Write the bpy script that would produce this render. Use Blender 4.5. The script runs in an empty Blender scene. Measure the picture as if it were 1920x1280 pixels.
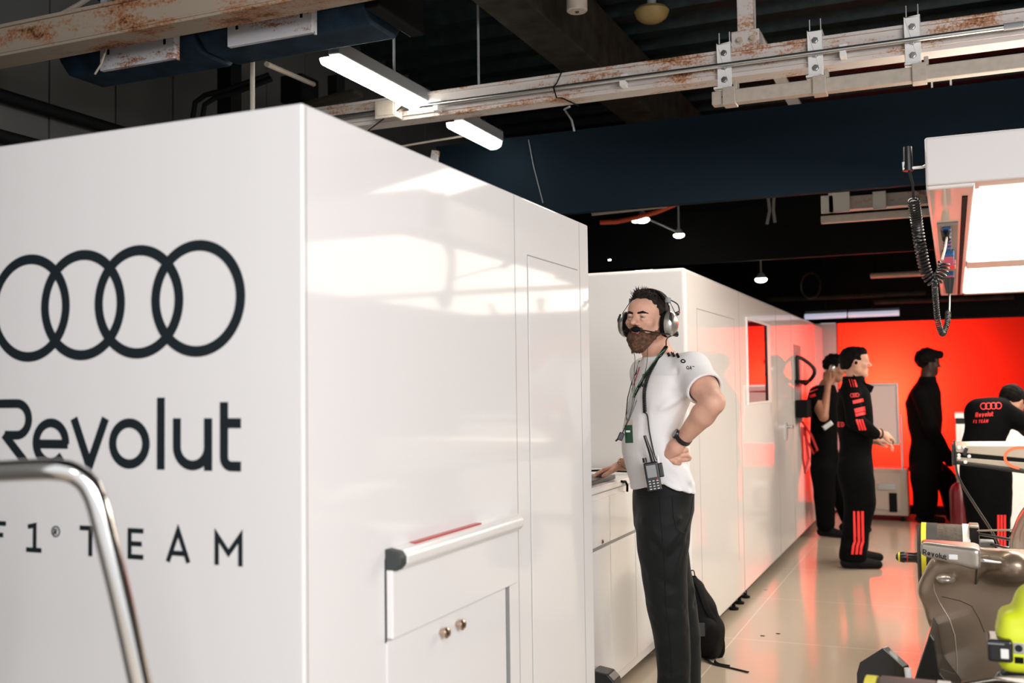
import bpy, math, random
import numpy as np
from mathutils import Vector, Matrix
from mathutils.bvhtree import BVHTree
random.seed(7)
SC = bpy.context.scene
COL = SC.collection
R = math.radians
# ---------------------------------------------------------------- camera geometry (36.2 mm lens, 1920x1280)
F_PX = 1930.0; YAW = R(23.15); PITCH = R(2.61); ROLL = 0.013; CAMH = 1.45
CF = np.array((-math.sin(YAW)*math.cos(PITCH), math.cos(YAW)*math.cos(PITCH), math.sin(PITCH)))
_R0 = np.array((math.cos(YAW), math.sin(YAW), 0.0)); _U0 = np.cross(_R0, CF)
CU = math.cos(ROLL)*_U0 + math.sin(ROLL)*_R0
CR = math.cos(ROLL)*_R0 - math.sin(ROLL)*_U0
CC = np.array((0, 0, CAMH))
def ray(px, py): return CF + CR*(px-960)/F_PX + CU*(640-py)/F_PX
def atd(px, py, d): return Vector(CC + ray(px, py)*d)
def atx(px, py, x): r = ray(px, py); return Vector(CC + r*(x/r[0]))
def aty(px, py, y): r = ray(px, py); return Vector(CC + r*(y/r[1]))
def atz(px, py, z): r = ray(px, py); return Vector(CC + r*((z-CAMH)/r[2]))

# ---------------------------------------------------------------- materials
def mat(name, col=(.8, .8, .8), rough=.5, metal=0, spec=.5, coat=0, emit=None, estr=0, cr=.04, bump=0, bscale=40, alpha=1, trans=0, var=0, vscale=6, sheen=0):
    m = bpy.data.materials.new(name); m.use_nodes = True
    nt = m.node_tree; b = nt.nodes['Principled BSDF']
    b.inputs['Base Color'].default_value = (*col, 1)
    b.inputs['Roughness'].default_value = rough
    b.inputs['Metallic'].default_value = metal
    b.inputs['Specular IOR Level'].default_value = spec
    b.inputs['Coat Weight'].default_value = coat
    b.inputs['Coat Roughness'].default_value = cr
    b.inputs['Transmission Weight'].default_value = trans
    b.inputs['Sheen Weight'].default_value = sheen
    if emit:
        b.inputs['Emission Color'].default_value = (*emit, 1); b.inputs['Emission Strength'].default_value = estr
    tc = None
    if bump or var:
        tc = nt.nodes.new('ShaderNodeTexCoord')
    if bump:
        n = nt.nodes.new('ShaderNodeTexNoise'); n.inputs['Scale'].default_value = bscale; n.inputs['Detail'].default_value = 4
        bp = nt.nodes.new('ShaderNodeBump'); bp.inputs['Strength'].default_value = bump; bp.inputs['Distance'].default_value = .01
        nt.links.new(tc.outputs['Object'], n.inputs['Vector']); nt.links.new(n.outputs['Fac'], bp.inputs['Height'])
        nt.links.new(bp.outputs['Normal'], b.inputs['Normal'])
    if var:
        n = nt.nodes.new('ShaderNodeTexNoise'); n.inputs['Scale'].default_value = vscale; n.inputs['Detail'].default_value = 5
        cr = nt.nodes.new('ShaderNodeValToRGB')
        cr.color_ramp.elements[0].position = .3; cr.color_ramp.elements[1].position = .7
        cr.color_ramp.elements[0].color = (*[c*(1-var) for c in col], 1); cr.color_ramp.elements[1].color = (*[min(1, c*(1+var)) for c in col], 1)
        nt.links.new(tc.outputs['Object'], n.inputs['Vector']); nt.links.new(n.outputs['Fac'], cr.inputs['Fac'])
        nt.links.new(cr.outputs['Color'], b.inputs['Base Color'])
    return m
def rusty(name, base=(.62, .56, .5), amount=.5, scale=3.0):
    m = mat(name, base, .6); nt = m.node_tree; b = nt.nodes['Principled BSDF']
    tc = nt.nodes.new('ShaderNodeTexCoord'); mp = nt.nodes.new('ShaderNodeMapping'); mp.inputs['Scale'].default_value = (.6, 1.5, 2.2)
    n1 = nt.nodes.new('ShaderNodeTexNoise'); n1.inputs['Scale'].default_value = scale; n1.inputs['Detail'].default_value = 8; n1.inputs['Roughness'].default_value = .7
    n2 = nt.nodes.new('ShaderNodeTexNoise'); n2.inputs['Scale'].default_value = scale*22; n2.inputs['Detail'].default_value = 5; n2.inputs['Roughness'].default_value = .8
    ad = nt.nodes.new('ShaderNodeMath'); ad.operation = 'MULTIPLY_ADD'; ad.inputs[1].default_value = .45
    cr = nt.nodes.new('ShaderNodeValToRGB'); e = cr.color_ramp.elements
    p = 1.0-.3*amount
    e[0].position = p-.07; e[0].color = (*base, 1); e[1].position = p+.07; e[1].color = (.10, .035, .015, 1)
    k = e.new(p); k.color = (.42, .19, .085, 1)
    L = nt.links.new
    L(tc.outputs['Object'], mp.inputs['Vector']); L(mp.outputs['Vector'], n1.inputs['Vector']); L(tc.outputs['Object'], n2.inputs['Vector'])
    L(n2.outputs['Fac'], ad.inputs[0]); L(n1.outputs['Fac'], ad.inputs[2]); L(ad.outputs[0], cr.inputs['Fac']); L(cr.outputs['Color'], b.inputs['Base Color'])
    bp = nt.nodes.new('ShaderNodeBump'); bp.inputs['Strength'].default_value = .25; bp.inputs['Distance'].default_value = .004
    L(n2.outputs['Fac'], bp.inputs['Height']); L(bp.outputs['Normal'], b.inputs['Normal'])
    return m
M = {}
# ---------------------------------------------------------------- mesh builder
def rotm(rx=0, ry=0, rz=0): return Matrix.Rotation(rz, 3, 'Z') @ Matrix.Rotation(ry, 3, 'Y') @ Matrix.Rotation(rx, 3, 'X')
class MB:
    def __init__(s): s.v = []; s.f = []
    def add(s, v, f):
        o = len(s.v); s.v += [tuple(p) for p in v]; s.f += [tuple(i+o for i in q) for q in f]; return s
    def box(s, x0, x1, y0, y1, z0, z1):
        return s.add([(x, y, z) for z in (z0, z1) for y in (y0, y1) for x in (x0, x1)],
                     [(0, 2, 3, 1), (4, 5, 7, 6), (0, 1, 5, 4), (2, 6, 7, 3), (0, 4, 6, 2), (1, 3, 7, 5)])
    def obox(s, c, size, rot=None):
        rot = rot or Matrix.Identity(3); c = Vector(c); h = [q/2 for q in size]
        v = [c + rot @ Vector((x*h[0], y*h[1], z*h[2])) for z in (-1, 1) for y in (-1, 1) for x in (-1, 1)]
        return s.add(v, [(0, 2, 3, 1), (4, 5, 7, 6), (0, 1, 5, 4), (2, 6, 7, 3), (0, 4, 6, 2), (1, 3, 7, 5)])
    def tube(s, pts, r, n=12, caps=True, up=None, flat=1.0):
        pts = [Vector(p) for p in pts]; N = len(pts)
        rs = r if isinstance(r, (list, tuple)) else [r]*N
        T = []
        for i in range(N):
            a = pts[max(i-1, 0)]; b = pts[min(i+1, N-1)]; t = (b-a)
            T.append(t.normalized() if t.length > 1e-9 else Vector((0, 0, 1)))
        u = Vector(up) if up is not None else (Vector((0, 0, 1)) if abs(T[0].z) < .9 else Vector((1, 0, 0)))
        u = (u - T[0]*u.dot(T[0])).normalized()
        v = []; f = []
        for i in range(N):
            u = (u - T[i]*u.dot(T[i])); u = u.normalized() if u.length > 1e-6 else Vector((1, 0, 0)); w = T[i].cross(u)
            for k in range(n):
                a = 2*math.pi*k/n; v.append(pts[i] + u*(rs[i]*flat*math.cos(a)) + w*(rs[i]*math.sin(a)))
        for i in range(N-1):
            for k in range(n):
                k2 = (k+1) % n; f.append((i*n+k, i*n+k2, (i+1)*n+k2, (i+1)*n+k))
        if caps: f.append(tuple(range(n-1, -1, -1))); f.append(tuple((N-1)*n+k for k in range(n)))
        return s.add(v, f)
    def cyl(s, a, b, r, n=20, r2=None): return s.tube([a, b], [r, r if r2 is None else r2], n)
    def lathe(s, c, axis, prof, n=32):
        c = Vector(c); ax = Vector(axis).normalized(); u = ax.orthogonal().normalized(); w = ax.cross(u); v = []; f = []
        for h, r in prof:
            for k in range(n):
                a = 2*math.pi*k/n; v.append(c + ax*h + (u*math.cos(a)+w*math.sin(a))*max(r, 1e-4))
        P = len(prof)
        for i in range(P-1):
            for k in range(n):
                k2 = (k+1) % n; f.append((i*n+k, i*n+k2, (i+1)*n+k2, (i+1)*n+k))
        f.append(tuple(range(n-1, -1, -1))); f.append(tuple((P-1)*n+k for k in range(n)))
        return s.add(v, f)
    def prism(s, poly, o, u, w, t):          # polygon in plane (u,w) at o, extruded by vector t
        o = Vector(o); u = Vector(u); w = Vector(w); t = Vector(t); n = len(poly)
        a = [o+u*p[0]+w*p[1] for p in poly]; b = [p+t for p in a]
        return s.add(a+b, [tuple(range(n-1, -1, -1)), tuple(range(n, 2*n))] + [(i, (i+1) % n, (i+1) % n+n, i+n) for i in range(n)])
    def ell(s, c, r, rot=None, n=20, m=12):
        rot = rot or Matrix.Identity(3); c = Vector(c); v = []; f = []
        for j in range(m+1):
            ph = math.pi*j/m
            for k in range(n):
                a = 2*math.pi*k/n
                v.append(c + rot @ Vector((r[0]*math.sin(ph)*math.cos(a), r[1]*math.sin(ph)*math.sin(a), r[2]*math.cos(ph))))
        for j in range(m):
            for k in range(n):
                k2 = (k+1) % n; f.append((j*n+k, (j+1)*n+k, (j+1)*n+k2, j*n+k2))
        return s.add(v, f)
    def build(s, name, m, parent=None, smooth=False, bev=0, seg=2, ang=40):
        me = bpy.data.meshes.new(name); me.from_pydata(s.v, [], s.f); me.update()
        import bmesh
        bm = bmesh.new(); bm.from_mesh(me); bmesh.ops.remove_doubles(bm, verts=bm.verts, dist=1e-6)
        bmesh.ops.recalc_face_normals(bm, faces=bm.faces); bm.to_mesh(me); bm.free()
        if smooth:
            me.polygons.foreach_set('use_smooth', [True]*len(me.polygons)); me.set_sharp_from_angle(angle=R(ang))
        if isinstance(m, str): m = M[m]
        me.materials.append(m)
        o = bpy.data.objects.new(name, me); COL.objects.link(o)
        if parent: o.parent = parent; o.matrix_parent_inverse = parent_inv(parent)
        if bev:
            b = o.modifiers.new('bevel', 'BEVEL'); b.width = bev; b.segments = seg; b.limit_method = 'ANGLE'; b.angle_limit = R(35)
        return o
def world_of(o):
    m = Matrix.LocRotScale(o.location, o.rotation_euler, o.scale)
    return world_of(o.parent) @ o.matrix_parent_inverse @ m if o.parent else m
def parent_inv(p): return world_of(p).inverted()
def thing(name, label, cat, loc=(0, 0, 0), group=None, rz=0):
    o = bpy.data.objects.new(name, None); COL.objects.link(o); o.location = loc; o.rotation_euler = (0, 0, rz); o.empty_display_size = .1
    return tag(o, label, cat, group)
def tag(o, label=None, cat=None, group=None, kind=None):
    if label: o['label'] = label
    if cat: o['category'] = cat
    if group: o['group'] = group
    if kind: o['kind'] = kind
    return o
def struct(o): o['kind'] = 'structure'; return o
# helper: parts built in WORLD coordinates and parented to a root empty (parent inverse keeps them in place)
# ---------------------------------------------------------------- lettering (stroke glyphs)
def arc(cx, cy, rx, ry, a0, a1, n=20): return [(cx+rx*math.cos(R(a0+(a1-a0)*i/n)), cy+ry*math.sin(R(a0+(a1-a0)*i/n))) for i in range(n+1)]
def glyph(ch, w, h, xh, s):
    """centre lines for a letter in a box w wide; h cap height, xh x-height, s stroke width"""
    q = s/2
    if ch == 'R': 
        by = h*.46; rr = (h-q-by)/2
        return [[(0, h-q), (w-rr-q, h-q)] + arc(w-rr-q, h-q-rr, rr, rr, 90, -90)[1:] + [(w*.42, by)], [(w*.40, by+q*.2), (w-q*.9, 0)], [(q, h*.78), (q, 0)]]
    if ch == 'o' or ch == 'O' or ch == 'Q' or ch == '0':
        hh = xh if ch == 'o' else h
        L = [arc(w/2, hh/2, w/2-q, hh/2-q, 0, 360, 36)]
        if ch == 'Q': L.append([(w*.55, h*.25), (w*.95, -h*.05)])
        return L
    if ch == 'e': return [[(q*1.6, xh*.47), (w-q*.4, xh*.47)], arc(w/2, xh/2, w/2-q, xh/2-q, -4, 318, 34)]
    if ch == 'v': return [[(q*.9, xh), (w/2, q*.4), (w-q*.9, xh)]]
    if ch == 'l': return [[(w/2, 0), (w/2, h)]]
    if ch == 'u': return [[(q, xh)] + arc(w/2, w/2*.95, w/2-q, w/2*.95-q, 180, 360) + [(w-q, w/2)], [(w-q, 0), (w-q, xh)]]
    if ch == 't': return [[(q, h*.93), (q, s*1.4)] + arc(q+s*.9, s*1.4, s*.9, s*.9, 180, 270, 8)[1:] + [(w, q)], [(q, xh-q), (w, xh-q)]]
    if ch == 'F': return [[(q, 0), (q, h-q), (w, h-q)], [(q, h*.52), (w*.85, h*.52)]]
    if ch == '1': return [[(w*.1, h*.86), (w*.55, h-q), (w*.55, 0)], [(0, q), (w, q)]]
    if ch == 'T': return [[(0, h-q), (w, h-q)], [(w/2, h), (w/2, 0)]]
    if ch == 'E': return [[(w, h-q), (q, h-q), (q, q), (w, q)], [(q, h*.5), (w*.9, h*.5)]]
    if ch == 'A': return [[(q*.6, 0), (w/2, h), (w-q*.6, 0)], [(w*.22, h*.28), (w*.78, h*.28)]]
    if ch == 'M': return [[(q, 0), (q, h-q), (w/2, h*.38), (w-q, h-q), (w-q, 0)]]
    if ch == 'P': return [[(q, 0), (q, h-q), (w*.5, h-q)] + arc(w*.5, h*.72, w*.5-q, h*.28-q, 90, -90, 10) + [(q, h*.45)]]
    if ch == 'I' or ch == 'i': return [[(w/2, 0), (w/2, h)]]
    if ch == 'N': return [[(q, 0), (q, h-q), (w-q, q), (w-q, h)]]
    if ch == 'D': return [[(q, q), (q, h-q), (w*.4, h-q)] + arc(w*.4, h/2, w*.6-q, h/2-q, 90, -90, 12) + [(q, q)]]
    if ch == 'S': return [arc(w/2, h*.73, w/2-q, h*.27-q, 20, 270, 14) + arc(w/2, h*.27, w/2-q, h*.27-q, 90, -160, 14)]
    return []
def ribbon(line, s):
    """flat quads (2-D) along a polyline of width s: returns verts, faces"""
    P = [Vector(p) for p in line]; q = s/2; v = []; f = []
    closed = (P[0]-P[-1]).length < 1e-6 and len(P) > 3
    for i, p in enumerate(P):
        if closed: a = P[i-1] if i else P[-2]; b = P[i+1] if i < len(P)-1 else P[1]
        else: a = P[max(i-1, 0)]; b = P[min(i+1, len(P)-1)]
        d1 = (p-a) if (p-a).length > 1e-9 else (b-p); d2 = (b-p) if (b-p).length > 1e-9 else (p-a)
        d1 = d1.normalized(); d2 = d2.normalized(); n1 = Vector((-d1.y, d1.x)); n2 = Vector((-d2.y, d2.x))
        n = (n1+n2); n = n.normalized() if n.length > 1e-6 else n1; k = q/max(.35, n.dot(n1))
        v += [p+n*k, p-n*k]
    for i in range(len(P)-1): f.append((2*i, 2*i+1, 2*i+3, 2*i+2))
    return v, f
def letters(mb, strokes, mapf, thick, sub=None):
    """strokes: list of (polyline, width); mapf(u,v,t)->world point, t = 0 back, 1 front"""
    for idx, (line, s) in enumerate(strokes):
        if sub:
            out = [line[0]]
            for a, b in zip(line, line[1:]):
                L = math.dist(a, b); k = max(1, int(L/sub))
                out += [(a[0]+(b[0]-a[0])*i/k, a[1]+(b[1]-a[1])*i/k) for i in range(1, k+1)]
            line = out
        v, f = ribbon(line, s); n = len(v)
        vv = [mapf(p[0], p[1], 1+.12*idx) for p in v] + [mapf(p[0], p[1], 0) for p in v]
        ff = list(f) + [tuple(i+n for i in reversed(q)) for q in f]
        m = n//2
        for i in range(m-1):
            ff += [(2*i, 2*i+2, 2*i+2+n, 2*i+n), (2*i+1, 2*i+1+n, 2*i+3+n, 2*i+3)]
        ff += [(0, n, n+1, 1), (n-2, n-1, 2*n-1, 2*n-2)]
        mb.add(vv, ff)
def word(text, h, s, xh=None, track=.18, widths=None):
    """returns strokes for a word starting at 0,0 and its total width"""
    xh = xh or h*.72; W = dict(R=.72, o=.62, e=.62, v=.62, l=.16, u=.58, t=.38, F=.5, T=.6, E=.52, A=.66, M=.74, Q=.75, O=.75, P=.55, I=.15, i=.15, N=.62, D=.62, S=.55)
    W['1'] = .45; x = 0; out = []
    for ch in text:
        if ch == ' ': x += h*.4; continue
        w = W.get(ch, .5)*h
        for g in glyph(ch, w, h, xh, s): out.append(([(x+p[0], p[1]) for p in g], s))
        x += w + h*track
    return out, x-h*track
def rings(r, s, ov=.59):
    """four interlocked rings centred on 0,0"""
    d = 2*r*(1-.5*ov/1.0)*.92; d = r*1.44
    return [(arc((i-1.5)*d, 0, r-s/2, r-s/2, 0, 360, 40), s) for i in range(4)]
# ================================================================ materials
M['gloss'] = mat('gloss_white_panel', (.78, .755, .735), .6, spec=.1, coat=.8, cr=.02)
M['gloss_near'] = mat('gloss_white_panel_near', (.78, .765, .76), .55, spec=.15, coat=.5, cr=.06)
M['satin'] = mat('satin_white_panel', (.78, .765, .75), .22, coat=.3)
M['gap'] = mat('panel_gap_grey', (.30, .29, .28), .6)
M['dark'] = mat('dark_blue_grey_print', (.012, .018, .022), .6, spec=.2)
M['black'] = mat('matt_black', (.003, .003, .0035), .7, spec=.15)
M['blackgloss'] = mat('black_plastic', (.012, .012, .013), .3)
M['rubber'] = mat('black_rubber', (.004, .004, .0045), .75, spec=.15)
M['chrome'] = mat('polished_steel', (.85, .83, .80), .12, metal=1)
M['steel'] = mat('brushed_steel', (.55, .55, .54), .32, metal=1)
M['brass'] = mat('nickel_knob', (.55, .42, .33), .25, metal=1)
M['rust'] = rusty('rusted_cream_paint', (.44, .36, .28), .62)
M['rust2'] = rusty('rusted_white_paint', (.56, .51, .48), .58)
M['plate'] = rusty('rust_spotted_white_plate', (.66, .66, .69), .50, 5)
M['cream'] = mat('cream_painted_steel', (.42, .36, .30), .5, var=.08, vscale=30)
M['white'] = mat('white_paint', (.78, .77, .75), .4)
M['grey'] = mat('grey_plastic', (.25, .26, .27), .5)
M['navy'] = mat('navy_banner_fabric', (.0025, .0085, .0145), .8, spec=.12, bump=.1, bscale=300)
M['blueplastic'] = mat('dusty_navy_duct', (.009, .028, .052), .6, spec=.3, var=.5, vscale=9, bump=.3, bscale=12)
M['deck'] = mat('dark_teal_galvanised_deck', (.008, .016, .018), .45, metal=.3, var=.6, vscale=14)
M['concrete'] = mat('dark_rough_beam', (.022, .019, .014), .9, spec=.2, bump=.6, bscale=14, var=.5, vscale=7)
M['sidewall'] = mat('grey_wall_panel', (.055, .056, .054), .6, var=.15, vscale=1.5)
M['orange'] = mat('orange_cable', (.85, .10, .03), .5)
M['red'] = mat('red_paint', (.45, .01, .012), .3)
M['darkred'] = mat('dark_red_bottle', (.10, .002, .006), .25)
M['redglass'] = mat('deep_red_glossy_pane', (.32, .0, .012), .06, coat=1)
M['bluesock'] = mat('blue_socket', (.01, .10, .30), .35)
M['amber'] = mat('dusty_amber_dome', (.22, .15, .05), .5)
M['lampon'] = mat('lit_diffuser', (.9, .9, .85), .5, emit=(1, .98, .90), estr=14)
M['panel_light'] = mat('lit_ceiling_panel', (.9, .9, .9), .5, emit=(1, .90, .76), estr=5.5)
M['spoton'] = mat('lit_spot_lens', (.9, .9, .85), .5, emit=(1, .95, .82), estr=30)
M['strip'] = mat('lit_dim_strip', (.5, .5, .5), .4, emit=(.75, .78, 1), estr=.45)
# floor: glossy beige epoxy with faint tile joints and specks
def floor_mat():
    m = mat('glossy_beige_floor', (.50, .39, .29), .12, coat=.08); nt = m.node_tree; b = nt.nodes['Principled BSDF']; L = nt.links.new
    tc = nt.nodes.new('ShaderNodeTexCoord')
    br = nt.nodes.new('ShaderNodeTexBrick'); br.inputs['Scale'].default_value = 1; br.offset = 0
    br.inputs['Brick Width'].default_value = 1.2; br.inputs['Row Height'].default_value = 1.2; br.inputs['Mortar Size'].default_value = .004
    br.inputs['Color1'].default_value = (.43, .36, .285, 1); br.inputs['Color2'].default_value = (.43, .36, .285, 1); br.inputs['Mortar'].default_value = (.60, .51, .42, 1)
    L(tc.outputs['Object'], br.inputs['Vector'])
    n = nt.nodes.new('ShaderNodeTexNoise'); n.inputs['Scale'].default_value = 1.3; n.inputs['Detail'].default_value = 3; L(tc.outputs['Object'], n.inputs['Vector'])
    mp = nt.nodes.new('ShaderNodeMapRange'); mp.inputs['To Min'].default_value = .09; mp.inputs['To Max'].default_value = .19
    L(n.outputs['Fac'], mp.inputs['Value']); L(mp.outputs['Result'], b.inputs['Roughness'])
    v = nt.nodes.new('ShaderNodeTexNoise'); v.inputs['Scale'].default_value = 9; v.inputs['Detail'].default_value = 2; L(tc.outputs['Object'], v.inputs['Vector'])
    th = nt.nodes.new('ShaderNodeMath'); th.operation = 'GREATER_THAN'; th.inputs[1].default_value = .77; L(v.outputs['Fac'], th.inputs[0])
    mx = nt.nodes.new('ShaderNodeMix'); mx.data_type = 'RGBA'; mx.inputs['B'].default_value = (.12, .09, .07, 1)
    L(th.outputs[0], mx.inputs['Factor']); L(br.outputs['Color'], mx.inputs['A']); L(mx.outputs['Result'], b.inputs['Base Color'])
    return m
M['floor'] = floor_mat()

# ================================================================ the garage shell
XL, XR, YB, ZC = -4.5, 6.0, 12.3, 4.25
struct(MB().box(XL-.1, XR+.1, -4, YB+2, -.1, 0).build('floor', 'floor'))
dk = MB(); x0, x1 = XL, XR; y = 0.2
dk.box(XL-.1, XR+.1, 0, YB+2, ZC+.1, ZC+.2)
while y < YB+1:                                           # trapezoid ribs of the steel deck
    dk.prism([(0, .12), (.05, 0), (.20, 0), (.25, .12)], (XL, y, ZC), (0, 1, 0), (0, 0, 1), (XR-XL, 0, 0)); y += .42
struct(dk.build('ceiling', 'deck'))
wl = MB(); wl.box(XL-.2, XL-.02, 0, YB+2, 0, ZC+.2)
y = .24
while y < YB:                                             # wall cladding boards with dark grooves between
    wl.box(XL-.03, XL, y+.006, y+.480, 0, ZC+.1); y += .486
struct(wl.build('wall_left', 'sidewall'))
struct(MB().box(XR, XR+.2, 0, YB+2, 0, ZC+.2).build('wall_right', 'sidewall'))
bw = MB(); bw.box(XL, XR, YB+.05, YB+.15, 2.16, ZC+.1); bw.box(XL, -1.40, YB+.05, YB+.15, 0, 2.16); bw.box(2.6, XR, YB+.05, YB+.15, 0, 2.16)
struct(bw.build('wall_back', 'black'))
struct(MB().box(XL, XR, -.3, 0, 3.65, ZC+.2).build('trim_1', 'sidewall'))  # lintel of the open door behind the camera
struct(MB().box(XL, -2.15, -.3, 1.05, 0, ZC+.2).build('wall_unseen_shade', 'sidewall', bev=.01))   # unseen wall added to darken the left of the near block's end
struct(MB().box(XL, XR, YB-.01, YB+.05, 0, .10).build('baseboard_back', 'black'))

# ---- backlit red fabric wall: translucent sheet with lamps behind it
def fabric():
    m = bpy.data.materials.new('backlit_red_fabric'); m.use_nodes = True; nt = m.node_tree; nt.nodes.clear()
    o = nt.nodes.new('ShaderNodeOutputMaterial'); t = nt.nodes.new('ShaderNodeBsdfTranslucent'); t.inputs['Color'].default_value = (.97, .019, .007, 1)
    d = nt.nodes.new('ShaderNodeBsdfDiffuse'); d.inputs['Color'].default_value = (.5, .01, .01, 1)
    mx = nt.nodes.new('ShaderNodeMixShader'); mx.inputs[0].default_value = .15
    nt.links.new(t.outputs[0], mx.inputs[1]); nt.links.new(d.outputs[0], mx.inputs[2]); nt.links.new(mx.outputs[0], o.inputs['Surface']); return m
M['fabric'] = fabric()
WZ = 2.145
lw = thing('light_wall', 'large glowing red and orange backlit fabric wall at the far end of the garage', 'wall panel', (.6, YB, 0))
MB().add([(-1.20, YB, .10), (2.55, YB, .10), (2.55, YB, WZ), (-1.20, YB, WZ)], [(0, 1, 2, 3)]).build('fabric_sheet', 'fabric', lw)
fr = MB(); fr.box(-1.22, 2.57, YB-.005, YB+1.0, WZ, WZ+.03).box(-1.22, -1.20, YB-.004, YB+1, .1, WZ).box(2.55, 2.57, YB-.004, YB+1, .1, WZ).box(-1.22, 2.57, YB+1, YB+1.02, 0, WZ+.03)
fr.build('frame', 'black', lw)
ep = tag(MB().box(-1.46, -1.21, YB-.06, YB-.02, .02, WZ).build('end_panel', 'gloss', bev=.004), 'narrow glossy white upright panel left of the glowing red wall', 'panel')

# ================================================================ the big near cabinet block (box 1)
BX = -1.33; Y0, Y1 = 1.925, 3.90
b1 = thing('partition_block', 'large white partition block with four rings logo, nearest the camera', 'partition', (-2.3, 2.9, 0))
MB().box(-4.1, BX, Y0, Y1, .0, 2.10).build('body', 'gloss_near', b1, bev=.006, seg=3)
t = .004
sd = MB()
P = lambda px, py: atx(px, py, BX)
ys = [P(px, 720).y for px in (575, 968, 1090)]
ya, yb, yc = ys
def gap(mb, y, z0, z1, w=.003): mb.box(BX-.002, BX+.0008, y-w/2, y+w/2, z0, z1)
for y_ in (yb, ya, yc):
    g = MB(); gap(g, y_, .03, 2.095, .0025); g.build('panel_seam', 'gap', b1)
dz = P(988, 477.5); dy1 = P(1085, 700).y
dn = MB(); dn.box(BX-.002, BX+.003, dz.y+.003, dy1, .06, dz.z-.003)
d1 = dn.build('door', 'gloss_near', b1, bev=.002)
dl = MB(); dl.box(BX-.001, BX+.0012, dz.y, dy1+.003, .055, dz.z+.001).build('door_gap', 'gap', b1)
# fold-down flap with a roller handle bar, cupboard door and two knobs under it
fa = P(722, 1045); fb = P(958, 977); fz = (fa.z+fb.z)/2
fl = P(722, 1198).z; fy0 = fa.y; fy1 = P(945, 1105).y
flp = MB().box(BX, BX+.022, fy0, fy1+.06, fl, fz-.01).build('flap', 'gloss_near', b1, bev=.003)
MB().box(BX, BX+.004, fy0-.003, fy0, fl-.01, fz).build('flap_edge', 'dark', b1)
hb = MB(); prof = [(0, -.028), (.034, -.028), (.047, -.014), (.047, .006), (.036, .020), (0, .026)]
hb.prism(prof, (BX, fy0+.03, fz), (1, 0, 0), (0, 0, 1), (0, fb.y-fy0-.03, 0))
h = hb.build('handle_bar', 'satin', b1, bev=.005, seg=3)
MB().prism(prof, (BX, fy0-.003, fz), (1, 0, 0), (0, 0, 1), (0, .033, 0)).build('end_cap', mat('dark_grey_cap', (.035, .042, .042), .5), h, bev=.004)
MB().box(BX+.003, BX+.022, fy0+.12, fy0+(fb.y-fy0)*.66, fz+.022, fz+.0262).build('red_insert', 'red', h)
cd = MB(); cd.box(BX, BX+.006, fy0-.003, fy1, .06, fl-.006); cdo = cd.build('cupboard_door', 'gloss_near', b1, bev=.003)
MB().box(BX, BX+.010, fy1+.004, fy1+.02, .06, fl+.02).build('door_post', 'grey', b1)
for px, py in ((821, 1184), (851, 1169)):
    p = P(px, py); MB().lathe((BX+.005, p.y, p.z), (1, 0, 0), [(0, .006), (.014, .006), (.015, .014), (.024, .016), (.030, .010), (.031, .001)], 24).build('knob', 'brass', cdo, smooth=True)
# lettering on the end facing the camera (plane y = Y0)
Q = lambda px, py: aty(px, py, Y0)
def on_end(u, v, tt): return Vector((u, Y0-.0015*tt, v))
# rings: measured left/right/top/bottom of the last ring give the radius; spacing from the first
r4l, r4r = Q(289, 558).x, Q(460, 558).x; zt, zb = Q(377, 449.5).z, Q(369, 668.7).z
rad = (zt-zb)/2; zc = (zt+zb)/2; c4 = r4r-rad; c1 = Q(131, 575).x-rad
rg = MB()
letters(rg, [([(c1+(c4-c1)*i/3+p[0], zc+p[1]) for p in arc(0, 0, rad-.0125, rad-.0125, 0, 360, 72)], .025) for i in range(4)], on_end, 1)
rg.build('rings_emblem', 'dark', b1)
def fit(ch, pl, pr, zb, h, xh, s, pyy):
    xl, xr = Q(pl, pyy).x, Q(pr, pyy).x
    return [([(xl+p[0], zb+p[1]) for p in gl], s) for gl in glyph(ch, xr-xl, h, xh, s)]
zb = Q(385, 882).z; hh = Q(301, 745.7).z-Q(301, 880.5).z; xh = Q(400, 784).z-Q(400, 882.5).z
def put(S, name): lt = MB(); letters(lt, S, on_end, 1); return lt.build(name, 'dark', b1)
for ch, a, b in (('R', -26, 60), ('e', 62, 130), ('v', 133, 204), ('o', 205, 281), ('l', 293, 311), ('u', 325, 398), ('t', 413, 452)):
    put(fit(ch, a, b, zb, hh, xh, .0225, 830), 'sponsor_letter')
zb = Q(254, 1048).z; hh = Q(254, 990).z-zb
for ch, a, b in (('F', -22, 11), ('1', 50, 78), ('T', 150, 190), ('E', 240, 269), ('A', 313, 356), ('M', 403, 455)):
    put(fit(ch, a, b, zb, hh, hh, .0115, 1025), 'team_letter')
rc = Q(105, 996); put([(arc(rc.x, rc.z, .0125, .0125, 0, 360, 24), .003)] + [([(rc.x-.006+p[0], rc.z-.007+p[1]) for p in gl], .0028) for gl in glyph('R', .010, .014, .014, .0028)], 'registered_mark')

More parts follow.
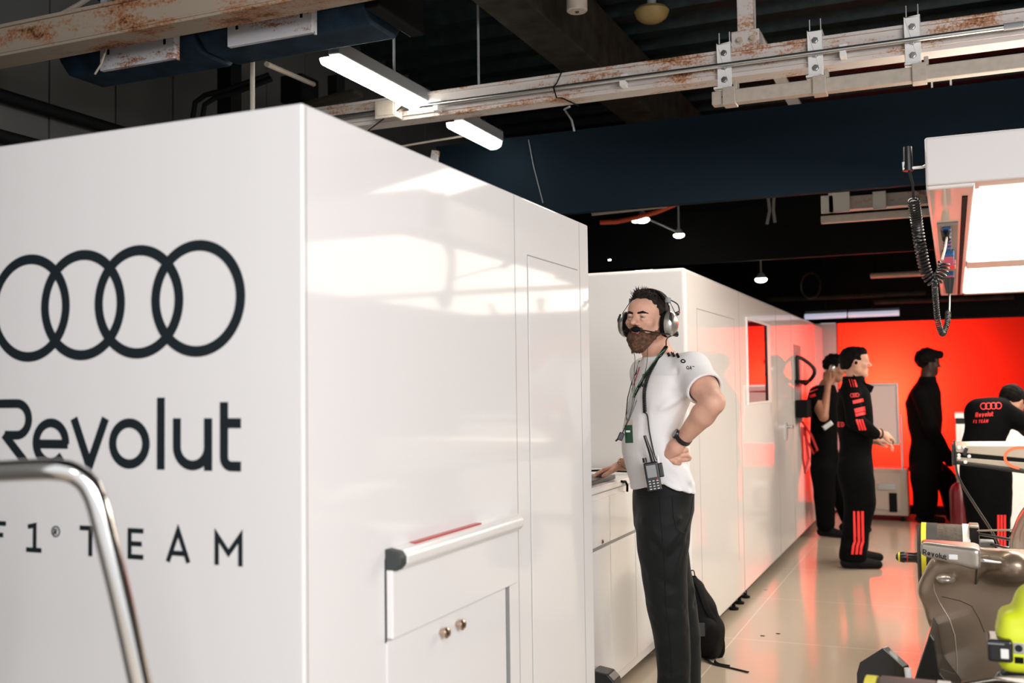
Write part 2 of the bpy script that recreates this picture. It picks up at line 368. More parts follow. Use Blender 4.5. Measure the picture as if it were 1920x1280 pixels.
# ================================================================ the far partition run (box 2)
X2 = -1.33; Z0 = .055
b2 = thing('partition_run', 'long glossy white partition run reaching to the red wall, behind the bearded man', 'partition', (-1.6, 8.5, 0))
MB().box(-3.9, X2, 5.53, 11.95, Z0, 2.10).build('body', 'gloss', b2, bev=.02, seg=4)
MB().box(-3.8, X2-.06, 5.6, 11.9, 0, Z0).build('plinth', 'dark', b2)
P2 = lambda px, py: atx(px, py, X2)
for px in (1389, 1458, 1486):
    y = P2(px, 760).y; MB().box(X2-.002, X2+.0012, y-.004, y+.004, Z0, 2.09).build('panel_seam', 'gap', b2)
g = MB()
a = P2(1306, 578); b_ = P2(1376, 601)
g.box(X2, X2+.001, a.y, b_.y, a.z-.002, a.z+.002); g.box(X2, X2+.001, a.y-.002, a.y+.002, .3, a.z); g.box(X2, X2+.001, b_.y-.002, b_.y+.002, .3, a.z)
g.build('panel_outline', 'gap', b2)
wa, wb = P2(1400, 600), P2(1434, 752); wt = P2(1400, 600).z; wbz = P2(1402, 754).z
w = MB().box(X2-.03, X2+.006, wa.y-.03, wb.y+.30, wbz-.02, wt+.02).build('window_frame', 'white', b2, bev=.003)
MB().box(X2, X2+.008, wa.y, wb.y, wbz, wt).build('red_pane', 'redglass', w)
MB().box(X2, X2+.009, wb.y, wb.y+.12, wbz, wt).build('dark_reveal', 'black', w)
hp = P2(1473, 800); hn = MB().box(X2, X2+.012, hp.y-.03, hp.y+.03, hp.z-.11, hp.z+.03); hn.cyl((X2, hp.y, hp.z), (X2+.05, hp.y, hp.z), .012); hn.box(X2+.04, X2+.055, hp.y-.012, hp.y+.10, hp.z-.014, hp.z+.014)
hn.build('door_handle', 'steel', b2, bev=.003)
# niche near the far end
na, nb = P2(1489, 700).y, P2(1502, 700).y; nzt, nzb = P2(1490, 646).z, P2(1490, 795).z
n = MB().box(X2, X2+.004, na, nb, nzb, nzt).build('niche', 'grey', b2)
for i, (px, py) in enumerate(((1404, 1109), (1393, 1120), (1385, 1131))):
    p = atz(px-8, py, .04); MB().lathe((X2-.02, p.y, 0), (0, 0, 1), [(0, .03), (.012, .032), (.02, .012), (Z0, .010)], 16).build('levelling_foot', 'black', b2, smooth=True)
# things hanging in the niche: cap, headset, red lanyard
def hang(name, lab, cat, mb, m): return tag(mb.build(name, m, smooth=True), lab, cat)
pm = P2(1496, 690)
mb = MB(); mb.tube([(X2+.02, pm.y-.18, pm.z+.10)]+[(X2+.05+.10*math.sin(R(a)), pm.y-.1+.2*(a/180), pm.z+.09-.24*(a/180)**1.0) for a in range(0, 181, 15)]+[(X2+.02, pm.y+.12, pm.z-.14), (X2+.02, pm.y-.18, pm.z-.13), (X2+.02, pm.y-.18, pm.z+.10)], .018, 8)
hang('headset', 'black headset hanging in the niche near the end of the white partition', 'headset', mb, 'blackgloss')
mb = MB(); q = P2(1495, 770); mb.obox((X2+.06, q.y, q.z+.02), (.10, .34, .16)).obox((X2+.05, q.y, q.z+.27), (.09, .3, .03))
hang('tool_pouch', 'black pouch with a strap hanging below the headset in the niche', 'pouch', mb, 'black')
q = P2(1500, 800)
mb = MB(); mb.tube([(X2+.03, q.y-.05, q.z+.05), (X2+.10, q.y, q.z-.08), (X2+.14, q.y+.1, q.z-.22), (X2+.10, q.y+.16, q.z-.26), (X2+.05, q.y+.05, q.z-.12), (X2+.03, q.y-.1, q.z), (X2+.04, q.y-.16, q.z-.28), (X2+.05, q.y-.1, q.z-.42), (X2+.07, q.y+.02, q.z-.30), (X2+.04, q.y, q.z)], .012, 6)
hang('red_strap', 'thin red looped strap hanging under the niche on the white partition', 'strap', mb, 'red')

# ================================================================ counter in the gap
CX = -1.505
ct = thing('counter', 'low white counter with drawers between the two partition blocks', 'counter', (-1.8, 4.7, 0))
ctop = 1.00
MB().box(-2.6, CX, 3.93, 5.50, .055, ctop-.035).build('body', 'satin', ct, bev=.003)
MB().box(-2.6, CX+.012, 3.93, 5.50, ctop-.032, ctop).build('worktop', 'satin', ct, bev=.008, seg=3)
MB().box(-2.5, CX-.07, 4.0, 5.45, 0, .055).build('plinth', 'dark', ct)
yy = [3.94, 4.64, 5.05, 5.49]
for i in range(3):
    c0, c1_ = yy[i]+.004, yy[i+1]-.004
    MB().box(CX, CX+.008, c0, c1_, .73, ctop-.06).build('drawer', 'satin', ct, bev=.002)
    d = MB().box(CX, CX+.008, c0, c1_, .10, .715).build('door', 'satin', ct, bev=.002)
    if i == 0:
        p = atx(1130, 1015, CX+.01); MB().lathe((CX+.008, p.y, p.z), (1, 0, 0), [(0, .011), (.004, .011), (.006, .007), (.008, .001)], 16).build('lock', 'brass', d, smooth=True)
MB().box(CX+.001, CX+.003, 3.93, 5.5, .716, .729).build('drawer_gap', 'gap', ct)
p = atx(1173, 905, CX+.02)
MB().tube([(CX+.014, p.y-.05, ctop-.006), (CX+.02, p.y, ctop-.012), (CX+.022, p.y+.02, ctop-.03), (CX+.02, p.y+.025, ctop-.062)], .006, 8).build('edge_clip', 'black', ct, smooth=True)
# items on the counter
p = Vector((CX-.22, 4.75, ctop))
kb = thing('tablet', 'black tablet lying on the counter under his hand', 'tablet', (CX-.10, 4.52, ctop))
MB().box(CX-.34, CX-.03, 4.44, 4.86, ctop+.001, ctop+.022).build('case', 'blackgloss', kb, bev=.004)
mb = MB(); mb.tube([(CX-.45, 4.9, ctop+.008), (CX-.36, 5.0, ctop+.02), (CX-.30, 5.12, ctop+.012), (CX-.2, 5.10, ctop+.02), (CX-.13, 5.2, ctop+.010), (CX-.05, 5.22, ctop+.006)], .005, 6)
mb.obox((CX-.30, 5.12, ctop+.015), (.06, .05, .03)).obox((CX-.42, 4.93, ctop+.012), (.05, .03, .022))
tag(mb.build('cable', 'black', smooth=True), 'black cable with small connectors lying on the counter', 'cable')
p = atx(1134, 1265, CX+.05)
fo = thing('foot_pedal', 'black box standing on the floor against the counter, at the near block corner', 'box', (CX+.06, p.y, 0))
MB().prism([(0, 0), (.10, 0), (.10, .17), (.07, .20), (0, .21)], (CX+.012, p.y-.06, 0), (1, 0, 0), (0, 0, 1), (0, .10, 0)).build('housing', 'blackgloss', fo, bev=.006)

# ================================================================ overhead steel
def beamU(name, y, xa, xb, z, h, d, m, lab):              # box channel along X with rolled lips
    mb = MB(); mb.box(xa, xb, y, y+d, z, z+h); mb.box(xa, xb, y-.006, y, z+.012, z+.022); mb.box(xa, xb, y-.012, y+.0, z+h-.012, z+h+.004)
    return tag(mb.build(name, m, bev=.006), lab, 'beam')
ba = beamU('steel_beam', 3.36, XL+.05, -.3, 3.0, .140, .14, 'rust', 'rusty cream steel beam crossing the top left of the garage, the nearer one')
top = aty(1339, 100, 5.15).z
bb = thing('steel_beam', 'long rusty white steel beam with a conduit clamped along its face', 'beam', (0, 5.15, 3.0))
hB = top-3.0
mb = MB(); mb.box(-4.4, 3.0, 5.15, 5.27, 3.0, top); mb.box(-4.4, 3, 5.138, 5.15, 3.0+hB*.16, 3.0+hB*.20); mb.box(-4.4, 3, 5.135, 5.28, top-.01, top+.006)
mb.build('channel', 'rust2', bb, bev=.006)
# conduit in front of the beam face
zc_ = aty(1339, 125, 5.11).z
cn = thing('conduit', 'thin galvanised conduit pipe running along the rusty white beam', 'pipe', (0, 5.105, zc_))
MB().cyl((-4.2, 5.105, zc_), (3, 5.105, zc_), .0125, 14).build('pipe', 'steel', cn, smooth=True)
for px in (1168, 1582, 818):
    x = aty(px, 150, 5.105).x; MB().box(x-.014, x+.014, 5.088, 5.15, zc_-.040, zc_-.012).box(x-.018, x+.018, 5.125, 5.15, zc_+.012, zc_+.03).build('clip', 'white', cn)
x = aty(1900, 40, 5.105).x; MB().cyl((x-.04, 5.105, zc_), (x+.04, 5.105, zc_), .016, 14).build('coupling', 'grey', cn, smooth=True)
p = aty(730, 207, 5.1)
jb = thing('junction_box', 'small cream junction box on the rusty white beam', 'junction box', (p.x, 5.1, zc_))
MB().box(p.x-.075, p.x+.065, 5.06, 5.14, zc_-.055, zc_+.05).build('housing', 'cream', jb, bev=.006)
MB().box(p.x-.06, p.x+.05, 5.056, 5.061, zc_-.04, zc_+.035).build('cover', 'cream', jb, bev=.002)
MB().cyl((p.x+.06, 5.105, zc_), (p.x+.13, 5.105, zc_), .018, 12).build('gland', 'steel', jb, smooth=True)
# brackets and rail below
rl = thing('hanging_rail', 'cream square rail hung under the rusty white beam on three brackets', 'rail', (0, 5.02, 2.9))
ra = aty(1334, 172, 4.99); rb_ = aty(1334, 197, 4.99)
MB().box(ra.x, 3.0, 4.99, 5.05, rb_.z, ra.z).build('square_tube', 'cream', rl, bev=.005)
MB().cyl((ra.x+.055, 4.988, (ra.z+rb_.z)/2), (ra.x+.055, 4.991, (ra.z+rb_.z)/2), .006, 12).build('end_hole', 'black', rl)
for px in (1367, 1537, 1725):
    x = aty(px, 175, 4.99).x; MB().box(x-.032, x+.032, 4.978, 5.06, rb_.z-.008, ra.z+.012).box(x+.02, x+.04, 4.99, 5.05, ra.z, ra.z+.04).build('sleeve', 'cream', rl, bev=.004)
for i, px in enumerate((1354, 1527, 1712)):
    x = aty(px, 130, 5.07).x
    br = thing('hanger_bracket', ('white bolted hanger bracket at the left end of the square rail', 'white bolted hanger bracket above the middle of the square rail', 'white bolted hanger bracket nearest the right edge of the picture')[i], 'bracket', (x, 5.12, 3.05), 'hanger brackets on the white beam')
    zt_, zb2 = top+.035, ra.z+.025
    mb = MB(); mb.box(x-.036, x+.036, 5.122, 5.132, zb2, zt_).box(x-.036, x+.036, 5.02, 5.132, zb2-.006, zb2+.006).box(x-.036, x+.036, 5.122, 5.25, zt_-.008, zt_)
    pl = mb.build('plate', 'white', br, bev=.004)
    for k in (-1, 1): MB().cyl((x+k*.026, 5.14, zt_), (x+k*.026, 5.14, zt_+.06), .004, 8).build('threaded_stud', 'steel', br)
    for dz_ in (.05, .12, .185):
        MB().lathe((x, 5.122, zt_-dz_), (0, -1, 0), [(0, .017), (.003, .017), (.0031, .011), (.010, .011), (.0101, .001)], 6).build('bolt', 'steel', br)
# upright hanger of the beam with diagonal brace behind
uz = aty(1400, 88, 5.17)
up = thing('beam_hanger', 'rusty cream steel hanger rising from the white beam to the roof', 'hanger', (uz.x, 5.21, 3.2))
MB().box(uz.x-.075, uz.x+.065, 5.16, 5.27, top, top+.10).build('foot_plate', 'rust2', up, bev=.004)
MB().box(uz.x-.045, uz.x+.02, 5.17, 5.26, top+.10, ZC+.1).box(uz.x+.02, uz.x+.035, 5.17, 5.26, top+.1, ZC+.1).build('post', 'rust2', up, bev=.004)
for k in (-.035, .03): MB().lathe((uz.x+k, 5.16, top+.05), (0, -1, 0), [(0, .02), (.004, .02), (.0041, .011), (.014, .011), (.0141, .001)], 6).build('bolt', 'rust', up)
a = aty(1417, 66, 6.62); b_ = aty(1532, 268, 6.95)
db = MB(); dirv = (b_-a); db.tube([a, b_], .05, 4, up=(0, 0, 1)); tag(db.build('diagonal_brace', 'cream'), 'cream diagonal steel brace crossing behind the white beam', 'brace')
# black cable tie wires round the beam
for px, lab in ((1048, 'thin black cable looped around the middle of the white beam'),):
    x = aty(px, 180, 5.13).x; mb = MB()
    mb.tube([(x+.05, 5.28, top+.02), (x+.02, 5.13, top+.012), (x-.01, 5.125, zc_+.03), (x-.015, 5.085, zc_), (x-.01, 5.12, zc_-.05), (x+.02, 5.125, 3.0), (x+.06, 5.27, 2.99)], .004, 6)
    tag(mb.build('tie_cable', 'black', smooth=True), lab, 'cable')
mb = MB(); a = aty(690, 245, 5.07); mb.tube([a, aty(720, 222, 5.07), aty(745, 207, 5.07), aty(765, 190, 5.11), aty(790, 178, 5.13), aty(800, 174, 5.29)], .004, 6)
tag(mb.build('tie_cable', 'black', smooth=True), 'thin black cable crossing the white beam beside the junction box', 'cable')

# navy banner (fascia)
bn = thing('banner', 'wide dark navy banner hanging across the garage under the roof', 'banner', (0, 6.36, 2.6))
xa = aty(818, 292, 6.36).x; tz = aty(1320, 215.6, 6.36).z
MB().box(xa, 4.0, 6.36, 6.42, 2.60, tz).build('sheet', 'navy', bn)
x = aty(1000, 300, 6.35).x; MB().tube([aty(991, 262, 6.352), aty(1000, 310, 6.352), aty(1018, 380, 6.352)], .0025, 5).build('seam_thread', 'grey', bn)
x = aty(1765, 155, 6.35)
mb = MB(); w_ = .055; mb.box(x.x-w_, x.x+w_, 6.345, 6.36, x.z+.012, x.z+.022).box(x.x-w_, x.x-w_+.01, 6.345, 6.36, x.z-.02, x.z+.022).box(x.x+w_-.01, x.x+w_, 6.345, 6.36, x.z-.02, x.z+.022)
tag(mb.build('clamp', 'white'), 'small white bracket clipped on the top edge of the navy banner', 'clamp')
p = aty(815, 296, 6.3); tag(MB().obox(p, (.05, .03, .10), rotm(0, R(12), 0)).build('banner_clip', 'plate'), 'small white clip at the left end of the navy banner', 'clip')
# roof cross beams
def crossbeam(xc, w, z0, h, y0, y1, m='concrete'):
    return MB().box(xc-w/2, xc+w/2, y0, y1, z0, z0+h).build('roof_beam', m, bev=.01)
q1, q2 = atz(905, 10, 3.75), atz(1130, 130, 3.75)
tag(crossbeam(q1.x+.12, .30, 3.75, .45, 3.0, 12.2), 'dark rough roof beam running into the garage above the middle', 'beam')
tag(MB().box(XL, 4, 9.6, 9.85, 2.95, 3.7).build('roof_beam', 'black'), 'black deep roof beam far back above the red wall', 'beam')
tag(MB().box(XL, 4, 7.6, 7.64, 2.45, 3.35).build('curtain', 'black'), 'black cloth curtain hanging behind the navy banner', 'curtain') if False else None
tag(MB().box(XL, 4, 8.9, 8.95, 2.52, 2.98).build('valance', 'black'), 'black cloth valance hanging far behind the navy banner', 'valance')
# second rail set seen under the banner
q = aty(1540, 375, 7.4); r2 = thing('steel_beam', 'far rusty pink steel beam seen below the navy banner', 'beam', (q.x, 7.4, q.z))
zt2 = aty(1560, 370, 7.4).z; zb3 = aty(1560, 395, 7.4).z
MB().box(q.x, 3, 7.4, 7.5, zb3, zt2).build('channel', 'rust2', r2, bev=.004)
zt3, zb4 = aty(1560, 404, 7.35).z, aty(1560, 418, 7.35).z
r3 = thing('hanging_rail', 'far cream square rail under the rusty pink beam', 'rail', (q.x, 7.35, zb4)); MB().box(q.x, 3, 7.33, 7.38, zb4, zt3).build('square_tube', 'cream', r3, bev=.004)
for px, lab in ((1551, 'far white hanger bracket at the left end of the pink beam'), (1573, 'far wide white hanger plate under the navy banner'), (1649, 'far white hanger bracket beside the coiled cable')):
    x = aty(px, 390, 7.35).x; h_ = .10 if px == 1573 else .045
    tag(MB().box(x-h_/2-.02, x+h_/2+.02, 7.36, 7.385, zb3-.02, zt2+(.12 if px == 1573 else .01)).build('hanger_bracket', 'white', bev=.004), lab, 'bracket', 'far hanger brackets')
# fluorescent tube lamps
def batten(y0, y1, lab, grp='tube lamps under the roof'):
    z = 3.09; xc = -2.765
    L_ = thing('tube_lamp', lab, 'lamp', (xc, (y0+y1)/2, z), grp)
    MB().box(xc+.0, xc+.065, y0, y1, z, z+.07).build('housing', 'grey', L_, bev=.008)
    MB().cyl((xc+.03, (y0+y1)/2, z+.06), (xc+.03, (y0+y1)/2, ZC+.1), .008, 8).build('drop_rod', 'grey', L_)
    mb = MB(); mb.prism([(-.062, .0), (-.05, -.035), (-.02, -.05), (.02, -.05), (.05, -.035), (.062, 0)], (xc, y0+.01, z), (1, 0, 0), (0, 0, 1), (0, y1-y0-.02, 0)); mb.build('diffuser', 'lampon', L_, bev=.01, seg=3)
batten(4.22, 5.42, 'lit white tube lamp above the near block, the nearer of the two'); batten(5.60, 6.22, 'lit white tube lamp behind the white beam, at the banner end')
# dome and cylinder fittings near the roof
p = atz(1082, 22, 3.7); dc = thing('ceiling_speaker', 'white cylindrical fitting hanging from the roof at the top of the picture', 'fitting', (p.x, p.y, 3.7))
MB().lathe((p.x, p.y, 3.70), (0, 0, 1), [(0, .055), (.006, .062), (.5, .062)], 28).build('cylinder', 'cream', dc, smooth=True)
MB().ell((p.x, p.y, 3.698), (.012, .012, .008)).build('lens', 'blackgloss', dc, smooth=True)
MB().cyl((p.x, p.y, 4.2), (p.x, p.y, 4.3), .02).build('stem', 'grey', dc)
p = atz(1222, 30, 3.9); dm = thing('ceiling_dome', 'dusty amber dome detector under the roof deck', 'detector', (p.x, p.y, 3.9))
MB().lathe((p.x, p.y, 3.86), (0, 0, 1), [(0, .02), (.006, .07), (.03, .10), (.07, .115), (.075, .11), (.09, .10)], 28).build('dome', 'amber', dm, smooth=True)
MB().cyl((p.x, p.y, 3.95), (p.x, p.y, ZC+.1), .03).build('stem', 'grey', dm)
# navy duct troughs with the two white plates, behind the near beam
def duct(px0, px1, py_t, lab, plabel, pp):
    yd = 3.78
    a = aty(px0, 150, yd); b = aty(px1, 100, yd); zb_ = aty((px0+px1)/2, {140: 156, 396: 108}[px0], yd+.2).z
    d = thing('air_duct', lab, 'duct', ((a.x+b.x)/2, yd, zb_), 'navy duct trays')
    prof = [(0, .06), (.06, 0), (.28, 0), (.32, .05), (.32, .5), (.27, .5), (.24, .20), (.10, .13), (0, .10)]
    mb = MB(); mb.prism(prof, (a.x, yd-.1, zb_), (0, 1, 0), (0, 0, 1), (b.x-a.x, 0, 0)); tr = mb.build('tray', 'blueplastic', d, bev=.012)
    for k in range(3): MB().box(a.x+.04, b.x-.04, yd+.10, yd+.15, zb_+.24+k*.09, zb_+.29+k*.09).build('louvre', 'blueplastic', d, bev=.004)
    # white plate
    c0, c1 = aty(pp[0], pp[2], yd-.15), aty(pp[1], pp[3], yd-.15)
    pt = thing('vent_plate', plabel, 'plate', ((c0.x+c1.x)/2, yd-.15, 3.0), 'rust spotted white plates')
    z_ = c0.z; mb = MB(); mb.box(c0.x, c1.x, yd-.15, yd-.135, z_, z_+.34); mb.box(c1.x-.012, c1.x, yd-.135, yd-.11, z_, z_+.34); mb.box(c0.x, c1.x, yd-.14, yd-.125, z_, z_+.01)
    mb.build('plate', 'plate', pt, bev=.003)
    w = c1.x-c0.x
    for k in (.12, .88):
        x = c0.x+w*k; MB().box(x-.006, x+.006, yd-.153, yd-.149, z_+.07, z_+.25).box(x-.02, x+.006, yd-.153, yd-.149, z_+.15, z_+.158).build('slot', 'black', pt)
    mb = MB(); mb.box(c0.x+w*.32, c0.x+w*.66, yd-.19, yd-.151, z_+.16, z_+.17)
    for k in (.30, .66): mb.prism([(0, 0), (-.10, .06), (0, .16)], (c0.x+w*k, yd-.151, z_+.16), (0, 1, 0), (0, 0, 1), (w*.04, 0, 0))
    mb.build('lug', 'plate', pt, bev=.002)
duct(140, 388, 150, 'dusty navy plastic duct tray under the near beam, the left one', 'white rust spotted plate in front of the left duct tray', (187, 326, 133, 105))
duct(396, 705, 100, 'dusty navy plastic duct tray under the near beam, the right one', 'white rust spotted plate in front of the right duct tray', (426, 585, 88, 60))
p0 = aty(712, 0, 3.7); tag(MB().box(p0.x-.02, p0.x+.05, 3.6, 4.0, 3.02, 3.6).build('duct_end', 'black', bev=.01), 'black end box at the right of the navy duct trays', 'box')
# conduit and wires of the left wall
lc = MB()
for (pa, pb) in (((0, 178), (218, 242)), ((0, 254), (58, 268))):
    a, b = atx(*pa, XL+.06), atx(*pb, XL+.06); tag(MB().cyl((XL+.05, a.y-1.2, (a.z+b.z)/2), (XL+.05, b.y+2.5, (a.z+b.z)/2), .035, 12).build('wall_pipe', 'black', smooth=True), 'black pipe running along the grey left wall, the %s one' % ('upper' if pa[1] < 200 else 'lower'), 'pipe')
p = atd(473, 130, 4.9); q = atd(474, 203, 4.9)
tag(MB().cyl((p.x, p.y, p.z+.4), (p.x, p.y, q.z-.3), .012, 10).build('drop_rod', 'cream', smooth=True), 'thin cream rod hanging behind the near block', 'rod')
mb = MB(); 
for k, (a0, b0) in enumerate((((285, 158), (360, 215)), ((300, 163), (378, 218)))):
    mb.tube([atd(a0[0]+220-k*10, 140+k*8, 6), atd(a0[0]+140, 168+k*6, 6), atd(a0[0]+100, 178+k*6, 6), atd(b0[0]+25, 178+k*6, 6), atd(b0[0]+6, 192+k*4, 6), atd(b0[0], 230, 6)], .016, 8)
tag(mb.build('cable_bundle', 'black', smooth=True), 'thick black cables curving behind the near block', 'cable')
p = aty(420, 160, 4.9); tag(MB().box(p.x-.05, p.x+.05, 4.9, 5.0, 2.1, ZC+.1).build('upright_post', 'black'), 'black upright post behind the near block', 'post')
mb = MB(); mb.tube([aty(0, 57, 3.42), aty(60, 44, 3.42), aty(110, 30, 3.42), aty(150, 8, 3.42), aty(190, -18, 3.42)], .012, 8)
tag(mb.build('loose_hose', 'cream', smooth=True), 'cream hose lying on top of the near rusty beam', 'hose')
mb = MB(); mb.tube([aty(199, 92, 3.55), aty(190, 120, 3.55), aty(178, 139, 3.55)], .005, 6); tag(mb.build('loose_wire', 'cream', smooth=True), 'short cream wire dangling at the left plate', 'wire')
p = aty(218, 6, 3.45); mb = MB(); mb.lathe((p.x, 3.5, p.z+.03), (0, -1, 0), [(0, .075), (.03, .075), (.031, .06), (.033, .02), (.06, .018), (.061, .001)], 24); mb.box(p.x-.08, p.x+.08, 3.5, 3.56, p.z-.06, p.z+.2)
tag(mb.build('exhaust_fan', 'grey', smooth=True), 'small grey fan box above the near rusty beam', 'fan')
# angled stuff high behind block: brace + black box
p = atd(500, 120, 5.6); q = atd(588, 158, 6.6); tag(MB().cyl(p, q, .015, 8).build('brace_rod', 'cream', smooth=True), 'thin cream slanting rod behind the duct trays', 'rod')
p = atd(562, 172, 6.8); tag(MB().obox(p, (.17, .2, .18)).obox(p+Vector((.22, .1, .02)), (.08, .1, .16)).build('speaker_box', 'black', bev=.01), 'black speaker boxes in the dark above the near block', 'speaker')
p = atd(610, 190, 6.6); tag(MB().obox(p, (.5, .12, .03), rotm(0, R(-6), 0)).build('strut', 'concrete', bev=.01), 'short dark strut above the near block', 'strut')
# lights far back: small spot lamps
for i, (px, py, d, s, lab) in enumerate(((1205, 412, 8.2, .05, 'lit double spot lamp under the banner, left of the pair'), (1273, 441, 8.6, .042, 'lit spot lamp under the banner, at the end of its arm'), (1427, 524, 9.6, .05, 'lit spot lamp above the far partition'), (1143, 487, 9.0, .012, 'tiny lit lamp beside the near block corner'))):
    p = atd(px, py, d)
    L_ = thing('spot_lamp', lab, 'lamp', p, 'small spot lamps in the dark')
    MB().ell(p, (s*1.1, s*.8, s*.55), None, 20, 10).build('lens', 'spoton', L_, smooth=True)
    MB().lathe(p+Vector((0, 0, s*.2)), (0, 0, 1), [(0, s*1.02), (s*.8, s*.6), (s*1.2, s*.2)], 16).build('shade', 'grey', L_, smooth=True)
    if i == 0: MB().ell(p+Vector((-.06, 0, 0)), (s*.6, s*.5, s*.4)).build('lens', 'spoton', L_, smooth=True)
    if i < 3: MB().cyl(p+Vector((0, 0, s)), (p.x, p.y, 3.4), .008, 6).build('stem', 'grey', L_)
a, b = atd(1218, 412, 8.3), atd(1268, 434, 8.7); tag(MB().cyl(a, b, .008, 8).build('lamp_arm', 'grey', smooth=True), 'thin grey arm joining the two spot lamps', 'arm')
mb = MB(); mb.tube([atd(1125, 417, 8.0), atd(1155, 416, 8.0), atd(1195, 408, 8.0), atd(1230, 398, 8.0), atd(1262, 385, 8.0), atd(1290, 370, 8.0)], .018, 8)
tag(mb.build('orange_cable', 'orange', smooth=True), 'orange cable sagging under the navy banner', 'cable')
a, b = atd(1110, 400, 7.6), atd(1250, 385, 7.4); tag(MB().tube([a, b], .018, 6).build('cream_batten', 'cream'), 'cream batten just below the left end of the navy banner', 'batten')
for (pa, pb, d, lab, m) in (((1633, 517), (1735, 512), 10.5, 'pale pipe high behind the coiled cable', 'cream'), ((1440, 562), (1735, 548), 11.2, 'long dull pipe above the far partition', 'concrete'), ((1640, 566), (1900, 556), 11.0, 'dark pipe above the red wall', 'concrete')):
    tag(MB().tube([atd(*pa, d), atd(*pb, d*.97)], .028, 8).build('roof_pipe', m, smooth=True), lab, 'pipe')
for k, (pa, pb) in enumerate((((1509, 594), (1587, 590.5)), ((1590, 590.5), (1686, 586.5)))):
    a, b = atd(*pa, 11.2), atd(*pb, 11.0); L_ = thing('strip_lamp', 'dim bluish strip lamp above the red wall, %s one' % ('left' if k == 0 else 'right'), 'lamp', a)
    MB().tube([a, b], .030, 4).build('diffuser', 'strip', L_); MB().tube([a+Vector((0, .05, .03)), b+Vector((0, .05, .03))], .03, 4).build('housing', 'grey', L_); c_ = (a+b)/2; MB().cyl((c_.x, c_.y+.05, c_.z+.05), (c_.x, c_.y+.05, ZC), .008, 6).build('drop_rod', 'black', L_)
p = atd(1445, 400, 8.2); mb = MB(); mb.tube([atd(1440, 366, 8.2), atd(1443, 395, 8.2), atd(1438, 420, 8.2)], .012, 6).tube([atd(1451, 366, 8.2), atd(1450, 395, 8.2), atd(1453, 417, 8.2)], .012, 6)
tag(mb.build('hanging_wires', 'grey', smooth=True), 'pair of grey wires hanging below the navy banner', 'wire')
mb = MB(); mb.tube([atd(1068+k, 200+k*2, 5.6) for k in range(0, 1)] + [atd(1058, 205, 6.0), atd(1072, 225, 6.0), atd(1077, 246, 6.0)], .006, 6)
tag(mb.build('hanging_wires', 'grey', smooth=True), 'thin pale wire hanging in front of the navy banner top', 'wire')
mb = MB(); mb.tube([atd(1520+18*math.cos(R(a)), 535+24*math.sin(R(a)), 11) for a in range(0, 361, 20)], .012, 6)
tag(mb.build('cable_coil', 'blackgloss', smooth=True), 'dark coiled cable in the roof above the far partition', 'cable')
mb = MB(); mb.tube([aty(748, 275, 6.0), aty(800, 266, 6.1), aty(880, 253, 6.1), aty(920, 246, 6.1)], .007, 6)
tag(mb.build('stay_wire', 'cream', smooth=True), 'thin pale wire crossing the small tube lamp', 'wire')

# ================================================================ light gantry over the car
GX, GZ = -.085, 2.30
gy0, gy1 = 4.87, 10.9
gt = thing('light_gantry', 'large white overhead gantry with two bright light panels above the car', 'gantry', (1.2, 7.8, GZ))
fz1 = aty(1730, 258, gy0).z
mb = MB(); mb.box(GX, 2.6, gy0, gy0+.20, GZ+.02, fz1); mb.box(GX, GX+.20, gy0+.02, gy1, GZ+.004, fz1-.02); mb.box(2.4, 2.6, gy0+.2, gy1, GZ, GZ+.30); mb.box(GX+.2, 2.4, gy1-.12, gy1, GZ, GZ+.28); mb.box(GX+.2, 2.4, gy0+.2, gy1-.1, GZ+.2, GZ+.25)
mb.build('frame', mat('gantry_white', (.76, .735, .72), .5, spec=.3, coat=.35, cr=.06), gt, bev=.012, seg=3)
ys_ = atz(1810, 497, GZ).y
for a, b in ((gy0+.24, ys_-.20), (ys_+.24, gy1-.22)):
    pn = MB().box(GX+.22, 2.36, a, b, GZ+.0, GZ+.03).build('light_panel', 'panel_light', gt)
MB().box(GX+.2, 2.4, ys_-.20, ys_+.24, GZ-.004, GZ+.10).build('cross_bar', 'white', gt, bev=.004)
MB().box(GX+.148, GX+.172, gy0+.25, gy1-.1, GZ-.001, GZ+.05).build('channel', 'black', gt)
U = lambda px, py: atz(px, py, GZ)
# socket strip on the underside
so = MB(); a, b = U(1772, 418), U(1776, 550)
MB().box(GX+.03, GX+.135, a.y, b.y, GZ-.006, GZ+.004).build('socket_strip', 'gap', gt, bev=.002)
for k in range(7):
    y = U(1773, 425+k*7).y; sk = MB().box(GX+.055, GX+.10, y-.05, y+.04, GZ-.02, GZ-.005).build('socket', 'bluesock', gt, bev=.004)
y = U(1777, 478).y; MB().box(GX+.045, GX+.115, y-.35, y+.25, GZ-.05, GZ-.005).build('outlet', 'bluesock', gt, bev=.006)
MB().box(GX+.045, GX+.125, y+.2, y+.5, GZ-.045, GZ-.005).build('outlet', 'red', gt, bev=.006)
y = U(1782, 515).y; MB().box(GX+.06, GX+.115, y-.35, y+.35, GZ-.04, GZ-.005).build('outlet', 'bluesock', gt, bev=.006)
